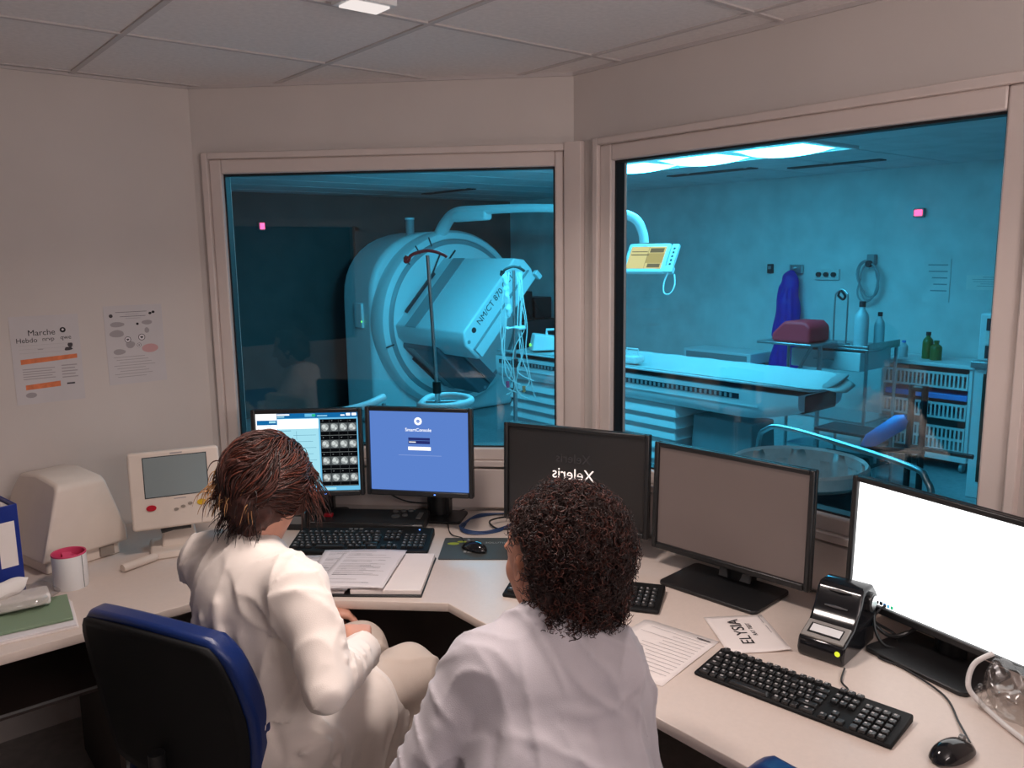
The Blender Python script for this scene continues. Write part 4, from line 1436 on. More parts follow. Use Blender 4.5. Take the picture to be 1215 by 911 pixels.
def person(label, base, J, yaw, hyaw, hpitch, skin, coatm, res=.0055, hroll=0.0, hands=True, group=None, folds=None, coat_hem=.44, extra=None, seed=1):
    """J holds world joint positions; the body is one skin surface, clothing and hair are its children"""
    b = Vector(base)
    L = {k: Vector(v) - b for k, v in J.items()}
    fwd = Vector((math.cos(math.radians(yaw)), math.sin(math.radians(yaw)), 0))
    left = Vector((-fwd.y, fwd.x, 0))
    up = Vector((0, 0, 1))
    Hm = Matrix.Translation(L['head']) @ R3(0, 0, math.radians(hyaw)) @ R3(math.radians(hroll), math.radians(hpitch), 0)
    lo = [min(v[i] for v in L.values()) - .22 for i in range(3)]
    hi = [max(v[i] for v in L.values()) + .24 for i in range(3)]
    lo[2] = -.01
    # ---- body
    f = Field(lo, hi, .005)
    head(f, Hm)
    f.cone(L['neck'], Hm @ Vector((-.012, 0, -.06)), .056, .050, k=.03)
    mid = (L['lsh'] + L['rsh']) / 2
    f.cone(L['lsh'] * .85 + mid * .15 - up * .012, L['rsh'] * .85 + mid * .15 - up * .012, .042, .042, k=.04).cone(L['neck'] - up * .02, mid - up * .06, .052, .075, k=.05)
    f.cone(mid - up * .10, L['pel'], .095, .105, k=.06, flat=(fwd, 1.25))
    for s in 'lr':
        f.cone(L[s + 'sh'] * .85 + mid * .15 - up * .012, L[s + 'el'], .040, .036, k=.03).cone(L[s + 'el'], L[s + 'wr'], .036, .025, k=.01)
        f.cone(L[s + 'hip'], L[s + 'kn'], .080, .055, k=.04).cone(L[s + 'kn'], L[s + 'an'], .052, .036, k=.015)
        f.cone(L[s + 'an'], L[s + 'an'] + fwd * .14 - up * .035, .036, .028, k=.02)
    if hands:
        for s, sg in (('l', 1), ('r', -1)):
            dv = L[s + 'hd'] - L[s + 'wr']
            hand(f, L[s + 'wr'] + dv.normalized() * .008, dv, Vector(J.get(s + 'palm', (0, 0, -1))) if (s + 'palm') in J else -up + left * (-.3 * sg), .98)
    body = f.mesh('person', skin, None, base)
    tag(body, label, 'person', group)
    # ---- trousers and shoes
    lo2 = list(lo); hi2 = list(hi); hi2[2] = max(L['pel'].z, L['lkn'].z, L['rkn'].z) + .2
    f = Field(lo2, hi2, res)
    f.cone(L['lhip'], L['rhip'], .105, .105, k=.04)
    for s in 'lr':
        kn, hp, an = L[s + 'kn'], L[s + 'hip'], L[s + 'an']
        f.cone(hp, kn, .098, .086, k=.05).cone(kn, an + up * .03, .086, .072, k=.03)
        dv = (kn - hp).normalized()
        sd = dv.cross(up).normalized()
        for k in range(4):
            q = kn - dv * (.02 + .035 * k) + up * .05
            f.ridge([q + sd * .06 - up * .02, q + up * .03 - dv * .015, q - sd * .06 - up * .03], .006, .013)
        dv2 = (an - kn).normalized()
        for k in range(4):
            q = kn + dv2 * (.08 + .07 * k)
            f.ridge([q + sd * .08 + fwd * .02, q + fwd * .08 + dv2 * .03, q - sd * .08 + fwd * .03 + dv2 * .05], .006, .016)
        f.cut(an + up * .0, -up * .14)
    f.ripple(.003, 45, 4).crinkle(.006, 34, 3, (fwd + up * .4))
    f.mesh('trousers', M['trousers'], body)
    for s in 'lr':
        f = Field(L[s + 'an'] - Vector((.2, .2, .1)), L[s + 'an'] + Vector((.22, .22, .12)), .008)
        a = L[s + 'an'] - up * .03
        f.cone(a - fwd * .05, a + fwd * .13, .048, .044, k=.02).cut((a.x, a.y, .002), (0, 0, -.35))
        f.mesh('shoe', M['shoe'], body)
    # ---- coat
    f = Field(lo, hi, res)
    shl, shr = L['lsh'] * .88 + mid * .12 - up * .004, L['rsh'] * .88 + mid * .12 - up * .004
    f.cone(shl, shr, .056, .056, k=.04)
    f.cone(L['neck'] - up * .01, shl, .060, .055, k=.04).cone(L['neck'] - up * .01, shr, .060, .055, k=.04)
    f.cone(L['neck'] - up * .03, mid - up * .05 - fwd * .02, .066, .085, k=.05)
    bk = -fwd * .012
    f.cone(mid - up * .09 + bk, mid * .45 + L['pel'] * .55 + bk, .138, .146, k=.06, flat=(fwd, 1.28))
    f.cone(mid * .4 + L['pel'] * .6 + bk, L['pel'] + bk, .148, .158, k=.07, flat=(fwd, 1.42))
    sa = mid + left * .10 - up * .07
    for s, sg in (('l', 1), ('r', -1)):
        f.cone(mid + left * (.085 * sg) - up * .05, L['pel'] + left * (.085 * sg), .080, .10, k=.06)
        f.cone((shl if s == 'l' else shr), L[s + 'sh'] * .7 + L[s + 'el'] * .3, .056, .060, k=.05).cone(L[s + 'sh'] * .7 + L[s + 'el'] * .3, L[s + 'el'], .060, .053, k=.02)
        f.cone(L[s + 'el'], L[s + 'wr'], .053, .044, k=.02)
        f.cone(L[s + 'hip'], L[s + 'hip'] * .35 + L[s + 'kn'] * .65, .104, .100, k=.06)
        f.cone(L[s + 'hip'] + left * (.02 * sg), L[s + 'hip'] + left * (.04 * sg) - up * .14, .10, .08, k=.06)
        el, sh, wr = L[s + 'el'], L[s + 'sh'], L[s + 'wr']
        ua, fa = (el - sh).normalized(), (wr - el).normalized()
        sd = ua.cross(fa).normalized() if ua.cross(fa).length > .05 else fwd
        inn = (fa - ua).normalized()
        for k in range(4):                       # sleeve folds gathering at the elbow
            q = el - ua * (.03 + .035 * k)
            f.ridge([q + sd * .062 + inn * .02, q + inn * .066 + ua * .012, q - sd * .062 + inn * .01 - ua * .02], .009, .008)
            q = el + fa * (.03 + .04 * k)
            f.ridge([q + sd * .055 + inn * .02, q + inn * .060 - fa * .012, q - sd * .055 + inn * .01 + fa * .02], .008, .008)
        q = sh - up * .03
        f.ridge([q + up * .06 + left * (-.02 * sg) - fwd * .01, q - fwd * .06 - left * (.03 * sg), q - fwd * .075 - up * .07 - left * (.045 * sg), q - fwd * .06 - up * .14 - left * (.05 * sg)], -.006, .008)
        f.cut(wr + fa * .012, fa * .075)
    # collar: folded band standing round the neck and lying on the shoulders
    ax = (Hm @ Vector((-.012, 0, -.06)) - L['neck']).normalized()
    nk = L['neck'] + ax * .030
    ring, low = [], []
    for k in range(17):
        a = math.radians(-155 + 310 * k / 16) + PI
        dv = fwd * math.cos(a) + left * math.sin(a)
        ring.append(nk + fwd * math.cos(a) * .066 + left * math.sin(a) * .068 - up * (.016 + .016 * math.cos(a)))
        low.append(nk + fwd * math.cos(a) * .088 + left * math.sin(a) * .098 - up * (.060 + .010 * math.cos(a)))
    for i in range(16):
        f.cone(ring[i], ring[i + 1], .008, .008, k=.006)
        for q in (.2, .4, .6, .8, 1.0):
            f.cone(ring[i] * (1 - q) + low[i] * q, ring[i + 1] * (1 - q) + low[i + 1] * q, .0085, .0085, k=.005)
    f.ridge([p - up * .014 + (p - nk).normalized() * .006 for p in low], -.010, .005)
    # soft upright folds over the back
    pe = L['pel'] - fwd * .01
    for k, a0 in enumerate((-.135, -.105, -.07, -.035, .0, .035, .075, .11, .14)):
        pts = []
        for i in range(6):
            q = .12 + .17 * i + .03 * math.sin(k * 2.1)
            aa = a0 * (.75 + .35 * q) + .012 * math.sin(k * 1.7 + i * .9)
            c = mid * (1 - q) + pe * q - up * (.05 * (1 - q))
            pts.append(c - fwd * (.012 + .116 * math.sqrt(max(.05, 1 - (aa / .185) ** 2))) + left * aa)
        f.ridge(pts, (.010 if k % 2 else -.010) * (.7 + .5 * abs(math.sin(k * 3.3))), .015)
    # centre back seam
    f.ridge([mid - fwd * .13 - up * (.02 + .1 * q) + (L['pel'] - mid) * .0 for q in range(5)], -.003, .004)
    hem = L['pel'].z - (base[2]) * 0
    for fold in (folds or []):
        f.ridge([Vector(p) - b for p in fold[0]], fold[1], fold[2])
    if extra:
        extra(f, L, fwd, left, up, b)
    f.ripple(.004, 26, 11).crinkle(.010, 26, seed, (fwd * -.3 + up), 5.0).crinkle(.008, 55, seed + 7, (left * .4 + up), 4.0)
    cc = L['pel'].copy(); cc.z = coat_hem
    f.cut(cc, -up * .6)
    # opening where the neck comes out
    f.cone(nk, nk, .001, .001, k=.001).ell(nk + ax * .045, (.060, .060, .055), None, k=.004, sub=True)
    f.mesh('lab_coat', coatm, body)
    return body, Hm, L, fwd, left


def fibo(n, rng):
    out = []
    for i in range(n):
        z = 1 - 2 * (i + .5) / n
        a = i * 2.39996 + rng.uniform(-.1, .1)
        r = math.sqrt(max(0, 1 - z * z))
        out.append(Vector((r * math.cos(a), r * math.sin(a), z)))
    return out


# ---- left person
J1 = dict(head=(.812, 1.962, 1.205), neck=(.755, 1.948, 1.062), lsh=(.690, 2.105, 1.005), rsh=(.778, 1.725, 1.015),
          rel=(.762, 1.580, .830), rwr=(.925, 1.722, .812), rhd=(.968, 1.822, .838), lel=(.84, 2.22, .78), lwr=(1.04, 2.20, .72), lhd=(1.12, 2.16, .70),
          pel=(.765, 1.925, .565), lhip=(.75, 2.01, .555), rhip=(.775, 1.835, .555), rkn=(1.140, 1.868, .605), lkn=(1.11, 2.09, .600),
          ran=(1.09, 1.80, .09), lan=(1.12, 2.09, .09))


def drape1(f, L, fwd, left, up, b):
    # skirt of the coat hanging beside the right thigh
    for k in range(6):
        p = L['rhip'] + fwd * (.02 + .055 * k) - left * .075
        f.cone(p + up * .02, p - up * (.20 + .01 * k), .040, .034, k=.05)
        f.ridge([p - left * .05, p - left * .055 - up * .10, p - left * .05 - up * .2 + fwd * .02], .012 if k % 2 else -.008, .014)


fold1 = [([(.62, 1.86, .98), (.61, 1.84, .86), (.64, 1.80, .74), (.69, 1.76, .66)], .010, .016),
         ([(.58, 1.93, .95), (.57, 1.91, .84), (.60, 1.86, .72), (.66, 1.78, .62)], .010, .017),
         ([(.56, 2.00, .92), (.555, 1.99, .80), (.57, 1.95, .68)], .009, .016),
         ([(.60, 2.07, .96), (.575, 2.06, .84), (.58, 2.04, .70)], -.009, .013),
         ([(.70, 1.74, .90), (.67, 1.75, .80), (.68, 1.74, .68), (.74, 1.70, .60)], -.012, .012),
         ([(.62, 1.80, .66), (.70, 1.72, .62), (.82, 1.70, .62)], .010, .014),
         ([(.60, 1.84, .60), (.70, 1.73, .56), (.85, 1.71, .57)], -.010, .013)]
P1, H1, L1, fw1, lf1 = person('person in a white coat leaning forward with short brown hair, seated on the blue chair', (.77, 1.95, 0), J1, 16, 27, 26, M['skin'], M['coat'], folds=fold1, extra=drape1, coat_hem=.40)
rng = random.Random(3)
f = Field(L1['head'] - Vector((.2, .2, .2)), L1['head'] + Vector((.2, .2, .2)), .004)
hp = lambda x, y, z: H1 @ Vector((x, y, z))
f.ell(hp(-.022, 0, .026), (.106, .091, .100), H1, k=.02).ell(hp(-.052, 0, -.050), (.060, .072, .075), H1, k=.03)
f.ell(hp(-.085, .018, .030), (.048, .066, .045), H1, k=.02)
f.ell(hp(.045, -.044, .048), (.046, .036, .046), H1, k=.02).ell(hp(.06, .03, .07), (.045, .05, .035), H1, k=.02)
f.ell(hp(.045, -.070, .0), (.028, .016, .048), H1, k=.02)
f.ripple(.004, 60, 2).crinkle(.006, 90, 4, H1.to_3x3() @ Vector((.5, .6, -.6)), 2.0)
f.ell(hp(.105, 0, -.035), (.055, .060, .085), H1, k=.02, sub=True)
hair1 = f.mesh('hair', M['hair_brown'], P1)
m = MB()
hc = hp(-.020, 0, .020)
SW = [(rng.gauss(0, 1), rng.gauss(0, 1), rng.gauss(0, 1), rng.uniform(0, 6)) for _ in range(5)]
def flow1(n):
    w = sum(math.sin(3.2 * (a * n.x + b * n.y + c * n.z) + d) for a, b, c, d in SW) * .28
    return Vector((-.75, w, -.30)) if n.x > -.5 or n.z > .55 else Vector((-.15, .9 * w + .25, -.75 + .5 * w))
cuts = [n for n in fibo(2600, rng) if not (n.z < -.62) and not (n.x > .62 and n.z < .35)]
combed_strands(m, cuts, hc, (.112, .098, .107), H1, [M['hair_brown'], M['hair_dark'], M['hair_brown'], M['hair_red']], rng, .085, .0016, flow1, lift=.012, flick=.5)
loc = []
for k in range(150):                              # lighter loose ends at the nape and the left side
    y, z = rng.uniform(.05, .095), rng.uniform(-.06, .04)
    loc.append((hp(-.070 + rng.uniform(-.03, .05), y, z), (H1.to_3x3() @ Vector((-.7, .45, -.3 + rng.uniform(-.3, .3))))))
wisps(m, loc, [M['hair_blond'], M['hair_red'], M['hair_blond'], M['hair_brown']], rng, .060, .35, .5, .0015, 8)
loc = [(hp(-.098 + rng.uniform(-.02, .02), rng.uniform(-.05, .06), rng.uniform(-.06, .0)), H1.to_3x3() @ Vector((-.5, rng.uniform(-.9, .9), -.5))) for k in range(170)]
wisps(m, loc, [M['hair_dark'], M['hair_brown'], M['hair_blond'], M['hair_dark']], rng, .05, .5, .3, .0015, 7)
loc = [(hp(-.065 + rng.uniform(-.02, .02), rng.uniform(-.05, .06), rng.uniform(-.115, -.06)), H1.to_3x3() @ Vector((-.35, rng.uniform(-.5, .5), -.8))) for k in range(160)]
wisps(m, loc, [M['hair_dark'], M['hair_dark'], M['hair_brown']], rng, .05, .2, .2, .0015, 7)
loc = [(hp(.05 + rng.uniform(-.03, .03), -.085, rng.uniform(-.02, .06)), H1.to_3x3() @ Vector((.5, -.35, -.6))) for k in range(120)]
wisps(m, loc, [M['hair_dark'], M['hair_brown'], M['hair_red']], rng, .075, .3, .3, .0015, 7)
m.build('loose_strands', hair1, smooth='all')

# ---- right person with curly hair
J2 = dict(head=(1.082, 1.204, 1.165), neck=(1.040, 1.145, 1.050), lsh=(.896, 1.205, .990), rsh=(1.136, 1.066, .980),
          lel=(.775, 1.255, .745), lwr=(.935, 1.43, .69), lhd=(1.01, 1.50, .67), rel=(1.175, 1.03, .71), rwr=(1.205, 1.27, .665), rhd=(1.21, 1.36, .655),
          pel=(.945, .985, .565), lhip=(.87, 1.03, .555), rhip=(1.02, .945, .555), lkn=(1.07, 1.38, .585), rkn=(1.24, 1.30, .585), lan=(1.10, 1.42, .09), ran=(1.26, 1.32, .09))
fold2 = []
for k, (s, z0, z1, a) in enumerate(((-.10, .93, .60, .009), (-.05, .90, .56, -.008), (.0, .93, .58, .009), (.05, .88, .56, -.009), (.09, .92, .56, .011), (.13, .86, .55, -.010), (.165, .90, .62, .010), (-.14, .90, .60, -.010), (-.165, .86, .58, .010))):
    c = Vector((1.0, 1.08, 0)) + Vector((.86, -.51, 0)) * s - Vector((.507, .862, 0)) * (.135 - .9 * s * s)
    w = .012 * math.sin(k * 2.3)
    fold2.append(([(c.x + w, c.y, z0), (c.x - w - .012, c.y - .02, (z0 + z1) / 2 + .03), (c.x + w - .03, c.y - .05, z1)], a, .014))
fold2 += [([(.93, 1.14, .985), (.955, 1.06, .955), (1.0, 1.0, .94), (1.07, .975, .95), (1.14, .985, .975)], .006, .012),
          ([(.86, 1.16, .93), (.85, 1.14, .86), (.86, 1.11, .78)], -.012, .012), ([(.80, 1.20, .90), (.79, 1.19, .82)], .010, .014), ([(1.20, .97, .93), (1.19, .95, .85), (1.18, .94, .76)], -.012, .011)]
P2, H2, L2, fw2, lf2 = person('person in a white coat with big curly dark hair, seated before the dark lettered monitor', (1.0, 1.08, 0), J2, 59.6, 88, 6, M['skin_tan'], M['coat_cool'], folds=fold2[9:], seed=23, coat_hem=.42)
rng = random.Random(11)
f = Field(L2['head'] - Vector((.26, .26, .26)), L2['head'] + Vector((.26, .26, .26)), .005)
hp2 = lambda x, y, z: H2 @ Vector((x, y, z))
hc2 = hp2(-.046, -.026, .022)
RAD = Vector((.120, .122, .128))
f.ell(hc2, RAD * .93, H2, k=.02).ell(hp2(-.052, -.026, -.075), (.078, .100, .080), H2, k=.05)
f.ripple(.005, 55, 5).ripple(.005, 110, 6)
f.ell(hp2(.105, .04, -.045), (.075, .085, .125), H2, k=.02, sub=True)
f.ell(hp2(.055, .088, -.030), (.075, .058, .105), H2, k=.015, sub=True)
hair2 = f.mesh('hair', M['hair_afro'], P2, relax=0)
m = MB()
roots = []
H23 = H2.to_3x3()
for n in fibo(6200, rng):
    if (n.x > .42 and n.z < .50) or (.61 * n.x + .79 * n.y > .66 and n.z < .42):
        continue
    q = Vector((n.x * RAD.x, n.y * RAD.y, n.z * RAD.z))
    roots.append((hc2 + H23 @ q * .93, H23 @ n))
for n in fibo(2200, rng):
    if n.x > .25 or n.z > .5 or .61 * n.x + .79 * n.y > .60:
        continue
    roots.append((hp2(-.052 + n.x * .082, -.026 + n.y * .104, -.075 + n.z * .082), H23 @ n))
coil_strands(m, roots, [M['hair_afro'], M['hair_afro'], M['hair_dark'], M['hair_afro_red']], rng, .050, .0055, 2.2, .0013, 11)
m.build('curls', hair2, smooth='all')

# ---- third person outside the picture, seen mirrored in the front pane
J3 = dict(head=(-.34, 2.40, 1.20), neck=(-.31, 2.36, 1.06), lsh=(-.47, 2.22, 1.00), rsh=(-.16, 2.46, 1.00), lel=(-.60, 2.28, .78), lwr=(-.56, 2.48, .77), lhd=(-.57, 2.56, .78),
          rel=(-.12, 2.58, .80), rwr=(-.26, 2.66, .775), rhd=(-.33, 2.70, .78), pel=(-.27, 2.28, .565), lhip=(-.34, 2.22, .555), rhip=(-.2, 2.33, .555), lkn=(-.58, 2.56, .585), rkn=(-.46, 2.66, .585), lan=(-.6, 2.6, .09), ran=(-.48, 2.68, .09))
P3, H3, L3, _a, _b = person('dark haired person in a white coat seen mirrored in the left pane', (-.35, 2.40, 0), J3, 129, 132, 12, M['skin'], M['coat'], res=.009)
f = Field(L3['head'] - Vector((.2, .2, .2)), L3['head'] + Vector((.2, .2, .2)), .006)
f.ell(H3 @ Vector((-.022, 0, .030)), (.108, .092, .100), H3, k=.02).ell(H3 @ Vector((-.050, 0, -.035)), (.066, .074, .070), H3, k=.03).ripple(.008, 60, 4)
f.ell(H3 @ Vector((.105, 0, -.035)), (.055, .060, .085), H3, k=.02, sub=True)
f.mesh('hair', M['hair_dark'], P3)
make_chair('office chair of the person seen mirrored in the left pane', (-.27, 2.27), 129, top=.93)


# ================================================================== EXAM ROOM
# ---- ceiling troffer over the table: three curved diffusers in a long tray
t = thing('ceiling_troffer', 'long glowing ceiling light with three bright panels over the patient table', 'light', (5.10, 3.92, 2.46))
m = MB()
for a, b in (((-.34, -1.03, -.02), (-.31, 1.03, .0)), ((.31, -1.03, -.02), (.34, 1.03, .0)), ((-.31, -1.03, -.02), (.31, -1.0, .0)), ((-.31, 1.0, -.02), (.31, 1.03, .0))):
    m.bx(a, b, M['shell'])
m.build('tray', t)
M['troffer_dim'] = glow('cyan_lamp_reflector', (.10, .72, .95), 1.1)
for k in range(3):
    y0 = -1.0 + .6667 * k
    m = MB()
    m.bx((-.31, y0, -.012), (.31, y0 + .655, -.008), M['troffer_dim'])
    dp = m.build('reflector', t)
    m = MB()
    def cv(u, v, y0=y0):
        a = u * PI
        return (-.20 * math.cos(a), y0 + .06 + .53 * v, -.014 - .045 * math.sin(a) * math.sin(min(1, max(0, v)) * PI) ** .4)
    m.grid(cv, 14, 8, M['troffer'])
    m.build('diffuser', dp, smooth='all')
tr2 = copy_tree(t)
tr2.location = (3.60, 4.32, 2.46)
tr2['label'] = 'long ceiling light hidden above the head of the left window'
for k, (x, y, w) in enumerate(((6.1, 4.6, .9), (6.4, 3.6, .8), (5.4, 7.6, .9))):
    m = MB()
    for q in range(4):
        m.bx((x - .05 + .03 * q, y - w / 2, 2.450), (x - .035 + .03 * q, y + w / 2, 2.4605), M['shell_dark'])
    o = m.build('ceiling_vent')
    tag(o, ('dark slotted air vent in the exam ceiling right beside the glowing light', 'dark slotted air vent in the exam ceiling nearest the apron wall', 'dark slotted air vent in the exam ceiling above the scanner')[k], 'vent')

# ---- gamma camera gantry
GX, GY, GZ = 5.22, 7.62, 1.08
t = thing('gamma_camera_scanner', 'large white ring scanner with a tilted slab detector and overhead arm', 'medical scanner', (GX, GY, 0))
g = lambda x, y, z: (x - GX, y - GY, z)
prof = [(-.94, 0), (.94, 0), (.94, 1.32)]
for k in range(1, 20):
    a = PI * k / 20
    prof.append((.94 * (abs(math.cos(a)) ** .8) * (1 if math.cos(a) >= 0 else -1), 1.32 + .70 * math.sin(a) ** .9))
prof.append((-.94, 1.32))
m = MB(); m.prism([(x, z) for x, z in prof][::-1], .62, M['shell'], axis='y', z0=-.20)
body = m.build('gantry_housing', t, bevel=.06, seg=5)
m = MB()
for k, (x, z) in enumerate(((-.945, 1.15),)):
    m.box((x, .05, z), (.04, .16, .26), M['shell']); m.ball((x - .022, -.03, z - .06), (.012, .02, .02), M['green_led'])
m.build('control_pad', t, bevel=.01)
m = MB()
R_ = [(.40, .12), (.40, -.02), (.43, -.075), (.50, -.095), (.74, -.11), (.80, -.10), (.82, -.075), (.845, -.075), (.86, -.105), (.915, -.085), (.945, -.03), (.945, .10)]
m.lathe([(r, y - .29) for r, y in R_][::-1], M['shell'], c=(0, 0, GZ), axis='y', n=96)
m.lathe([(.80, -.392), (.822, -.372), (.843, -.367), (.862, -.394)], M['shell_grey'], c=(0, 0, GZ), axis='y', n=96)
m.build('front_ring', t, smooth=True)
m = MB(); m.lathe([(.40, .35), (.40, -.30)], M['shell_grey'], c=(0, 0, GZ), axis='y', n=64); m.lathe([(0, .34), (.40, .34)], M['shell_dark'], c=(0, 0, GZ), axis='y', n=64); m.build('bore', t, smooth=True)
m = MB()
for a in (2.15, 2.35, 1.95, 3.4):
    c, s = math.cos(a), math.sin(a)
    m.box((.885 * c, -.398, GZ + .885 * s), (.10, .006, .012), M['shell_dark'], R3(0, -a, 0))
for a in (2.05, 1.78):
    c, s = math.cos(a), math.sin(a)
    m.box((.62 * c, -.405, GZ + .62 * s), (.34, .008, .016), M['shell_dark'], R3(0, -a + .95, 0))
m.build('ring_slots', t)
# warning triangle on the housing side
m = MB()
m.add([(-.60, -.262, 1.62), (-.52, -.262, 1.62), (-.56, -.262, 1.69)], [(0, 1, 2)], M['shell_grey'])
m.add([(-.582, -.264, 1.632), (-.538, -.264, 1.632), (-.56, -.264, 1.671)], [(0, 1, 2)], M['shell'])
m.build('warning_mark', t)
# detector heads: octagonal slabs, local (tangent, axis y, normal)
def detector(name, ang, r0, r1, y0, y1, half, tc=0.0, mt=None):
    mt = mt or M['shell']
    n = Vector((math.cos(ang), 0, math.sin(ang)))
    tg = Vector((math.sin(ang), 0, -math.cos(ang)))
    ya = Vector((0, 1, 0))
    X = Matrix(((tg.x, ya.x, n.x, n.x * (r0 + r1) / 2 + tg.x * tc), (0, 1, 0, y0 - GY), (tg.z, ya.z, n.z, GZ + n.z * (r0 + r1) / 2 + tg.z * tc), (0, 0, 0, 1)))
    h, L = (r1 - r0) / 2, y1 - y0
    m = MB(); m.xf = X
    poly = [(-half, -h), (half * .92, -h), (half, -h * .5), (half, h * .35), (half * .86, h), (-half * .86, h), (-half, h * .35)]
    m.prism(poly, L, mt, axis='y')
    o = m.build(name, t, bevel=.018, seg=3)
    m = MB(); m.xf = X
    m.bx((-half * .86, L * .66, h), (half * .86, L * .83, h + .004), M['shell_grey'])
    m.bx((-half * .55, L * .93, h), (half * .45, L * .95, h + .03), M['shell_dark'])
    m.build('dark_band', o)
    m = MB(); m.xf = X
    m.bx((-half * .94, -.03, -h * .98), (half * .9, 0, -h * .30), mt)
    m.bx((-half * .94, -.032, -h * .28), (half * .9, -.002, -h * .22), M['shell_grey'])
    m.bx((half * .93, -.05, -h * 1.25), (half * 1.02, .0, -h * .7), mt)
    for q in (-.9, .82):
        m.cyl((half * q, -.006, h * .3), (half * q, .0, h * .3), .018, M['shell_grey'])
    m.build('collimator_edge', o, bevel=.004)
    return o, X, half, h
d1_, X1, hf, hh = detector('detector_head', math.radians(137), .25, .56, 6.06, 7.25, .53, -.09)
m = MB()
TX = X1 @ Matrix(((1, 0, 0, .02), (0, 0, -1, -.001), (0, 1, 0, .075), (0, 0, 0, 1)))
m.text('NM/CT 870 CZT', .085, M['shell_dark'], TX, depth=.0008)
m.xf = X1; m.cyl((-.36, -.003, .075), (-.36, 0, .075), .026, M['shell_dark'])
m.build('lettering', d1_)
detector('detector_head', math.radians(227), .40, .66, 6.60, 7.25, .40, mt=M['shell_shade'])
# overhead arm with display
m = MB()
arm = smooth_path([g(5.10, 7.36, 1.95), g(5.06, 7.16, 2.10), g(4.97, 6.86, 2.18), g(4.93, 6.45, 2.19), g(4.93, 5.6, 2.17), g(4.93, 4.85, 2.11), g(4.93, 4.62, 2.09), g(4.95, 4.44, 2.03), g(4.98, 4.39, 1.93), g(4.99, 4.38, 1.84)], 6)
m.tube(arm, [.075 - .038 * min(1, i / 24) for i in range(len(arm))], M['shell'], n=16)
am = m.build('overhead_arm', t, smooth='all')
m = MB(); m.box(g(4.93, 6.55, 2.14), (.10, .55, .10), M['shell']); m.build('arm_sleeve', am, bevel=.03, seg=4)
yd = math.radians(-168)
X = Matrix.Translation(g(4.985, 4.345, 1.72)) @ R3(0, 0, yd + PI / 2) @ R3(math.radians(-33), 0, 0)
m = MB(); m.xf = X
m.prism(rrect(.37, .26, .02), .035, M['shell'], axis='y', z0=-.017)
mo = m.build('arm_display', t, bevel=.006)
m = MB(); m.xf = X
m.quad([(-.155, -.0185, -.10), (.155, -.0185, -.10), (.155, -.0185, .10), (-.155, -.0185, .10)], M['px_yellow'])
for a in ((-.14, .02, .02, .03), (-.14, .05, .0, .058), (.02, .045, .14, .085), (.03, -.09, .14, -.055), (.005, -.10, .008, .1)):
    m.quad([(a[0], -.0192, a[1]), (a[2], -.0192, a[1]), (a[2], -.0192, a[3]), (a[0], -.0192, a[3])], M['px_dimy'])
m.quad([(.008, -.0190, -.05), (.15, -.0190, -.05), (.15, -.0190, .04), (.008, -.0190, .04)], M['px_amber'])
m.build('screen', mo)
m = MB(); m.xf = X
m.box((.235, -.02, -.01), (.055, .03, .24), M['shell'])
for q in range(5):
    m.cyl((.235, -.035, .07 - .035 * q), (.235, -.039, .07 - .035 * q), .010, M['shell_dark'], n=12)
m.box((.235, -.022, -.115), (.075, .04, .05), M['shell'])
rc = m.build('hand_controller', t, bevel=.006)
m = MB(); m.xf = X
m.tube(smooth_path([(.235, -.02, -.14), (.22, -.01, -.22), (.24, 0, -.30), (.29, 0, -.31), (.31, 0, -.24), (.28, .0, -.14)], 6), .006, M['shell'], n=8)
m.build('controller_cable', rc, smooth=True)
m = MB(); m.cyl(g(4.86, 7.55, 1.96), g(4.86, 7.55, 2.15), .045, M['shell_grey']); m.cyl(g(4.86, 7.55, 2.14), g(4.86, 7.55, 2.16), .05, M['shell']); m.build('camera_knob', t)

# ---- patient table
t = thing('patient_table', 'long pale scanner couch with a louvred base under the glowing light', 'table', (4.91, 4.3, 0))
def hull(u, v):
    y = -1.52 + 3.02 * v
    k = 1.0 - .10 * max(0, (.12 - v) / .12) ** 2
    a = PI * (u - .5)
    dep = .215 * (1 - .45 * max(0, (.14 - v) / .14) ** 1.5)
    return (.30 * math.copysign(abs(math.sin(a)) ** .45, math.sin(a)) * k, y, .865 - dep * abs(math.cos(a)) ** .38)
m = MB(); m.grid(hull, 32, 40, M['shell'])
for v in (0, 1):
    m.quad([hull(i / 32, v) for i in range(33)], M['shell'])
m.quad([hull(0, 0), hull(1, 0), hull(1, 1), hull(0, 1)], M['shell_grey'])
m.build('couch_body', t, smooth=True)
m = MB()
def pallet(u, v):
    x = -.285 + .57 * u
    return (x, -1.55 + 3.05 * v, .885 + .14 * (u - .42) ** 2 + .05 * max(0, u - .75))
m.grid(pallet, 16, 6, M['shell']); m.build('pallet', t, smooth='all', solid=.018)
m = MB(); m.bx((-.304, -1.1, .800), (-.298, 1.45, .835), M['shell_dark']); m.bx((-.306, -1.25, .758), (-.298, 1.45, .765), M['shell'])
for q in range(60):
    m.bx((-.308, -1.05 + .0415 * q, .803), (-.303, -1.03 + .0415 * q, .832), M['shell_grey'])
m.build('rail_slots', t)
m = MB(); m.box((.0, -1.50, .80), (.40, .05, .13), M['shell_dark']); m.build('end_plate', t, bevel=.02)
m = MB()
for q in range(7):
    z = .07 + .085 * q
    m.add([(-.27, -.55, z), (.27, -.55, z), (.27, 1.35, z), (-.27, 1.35, z), (-.225, -.50, z + .08), (.225, -.50, z + .08), (.225, 1.35, z + .08), (-.225, 1.35, z + .08)],
          [(0, 3, 2, 1), (4, 5, 6, 7), (0, 1, 5, 4), (1, 2, 6, 5), (2, 3, 7, 6), (3, 0, 4, 7)], M['shell'])
m.build('louvred_base', t, bevel=.006)
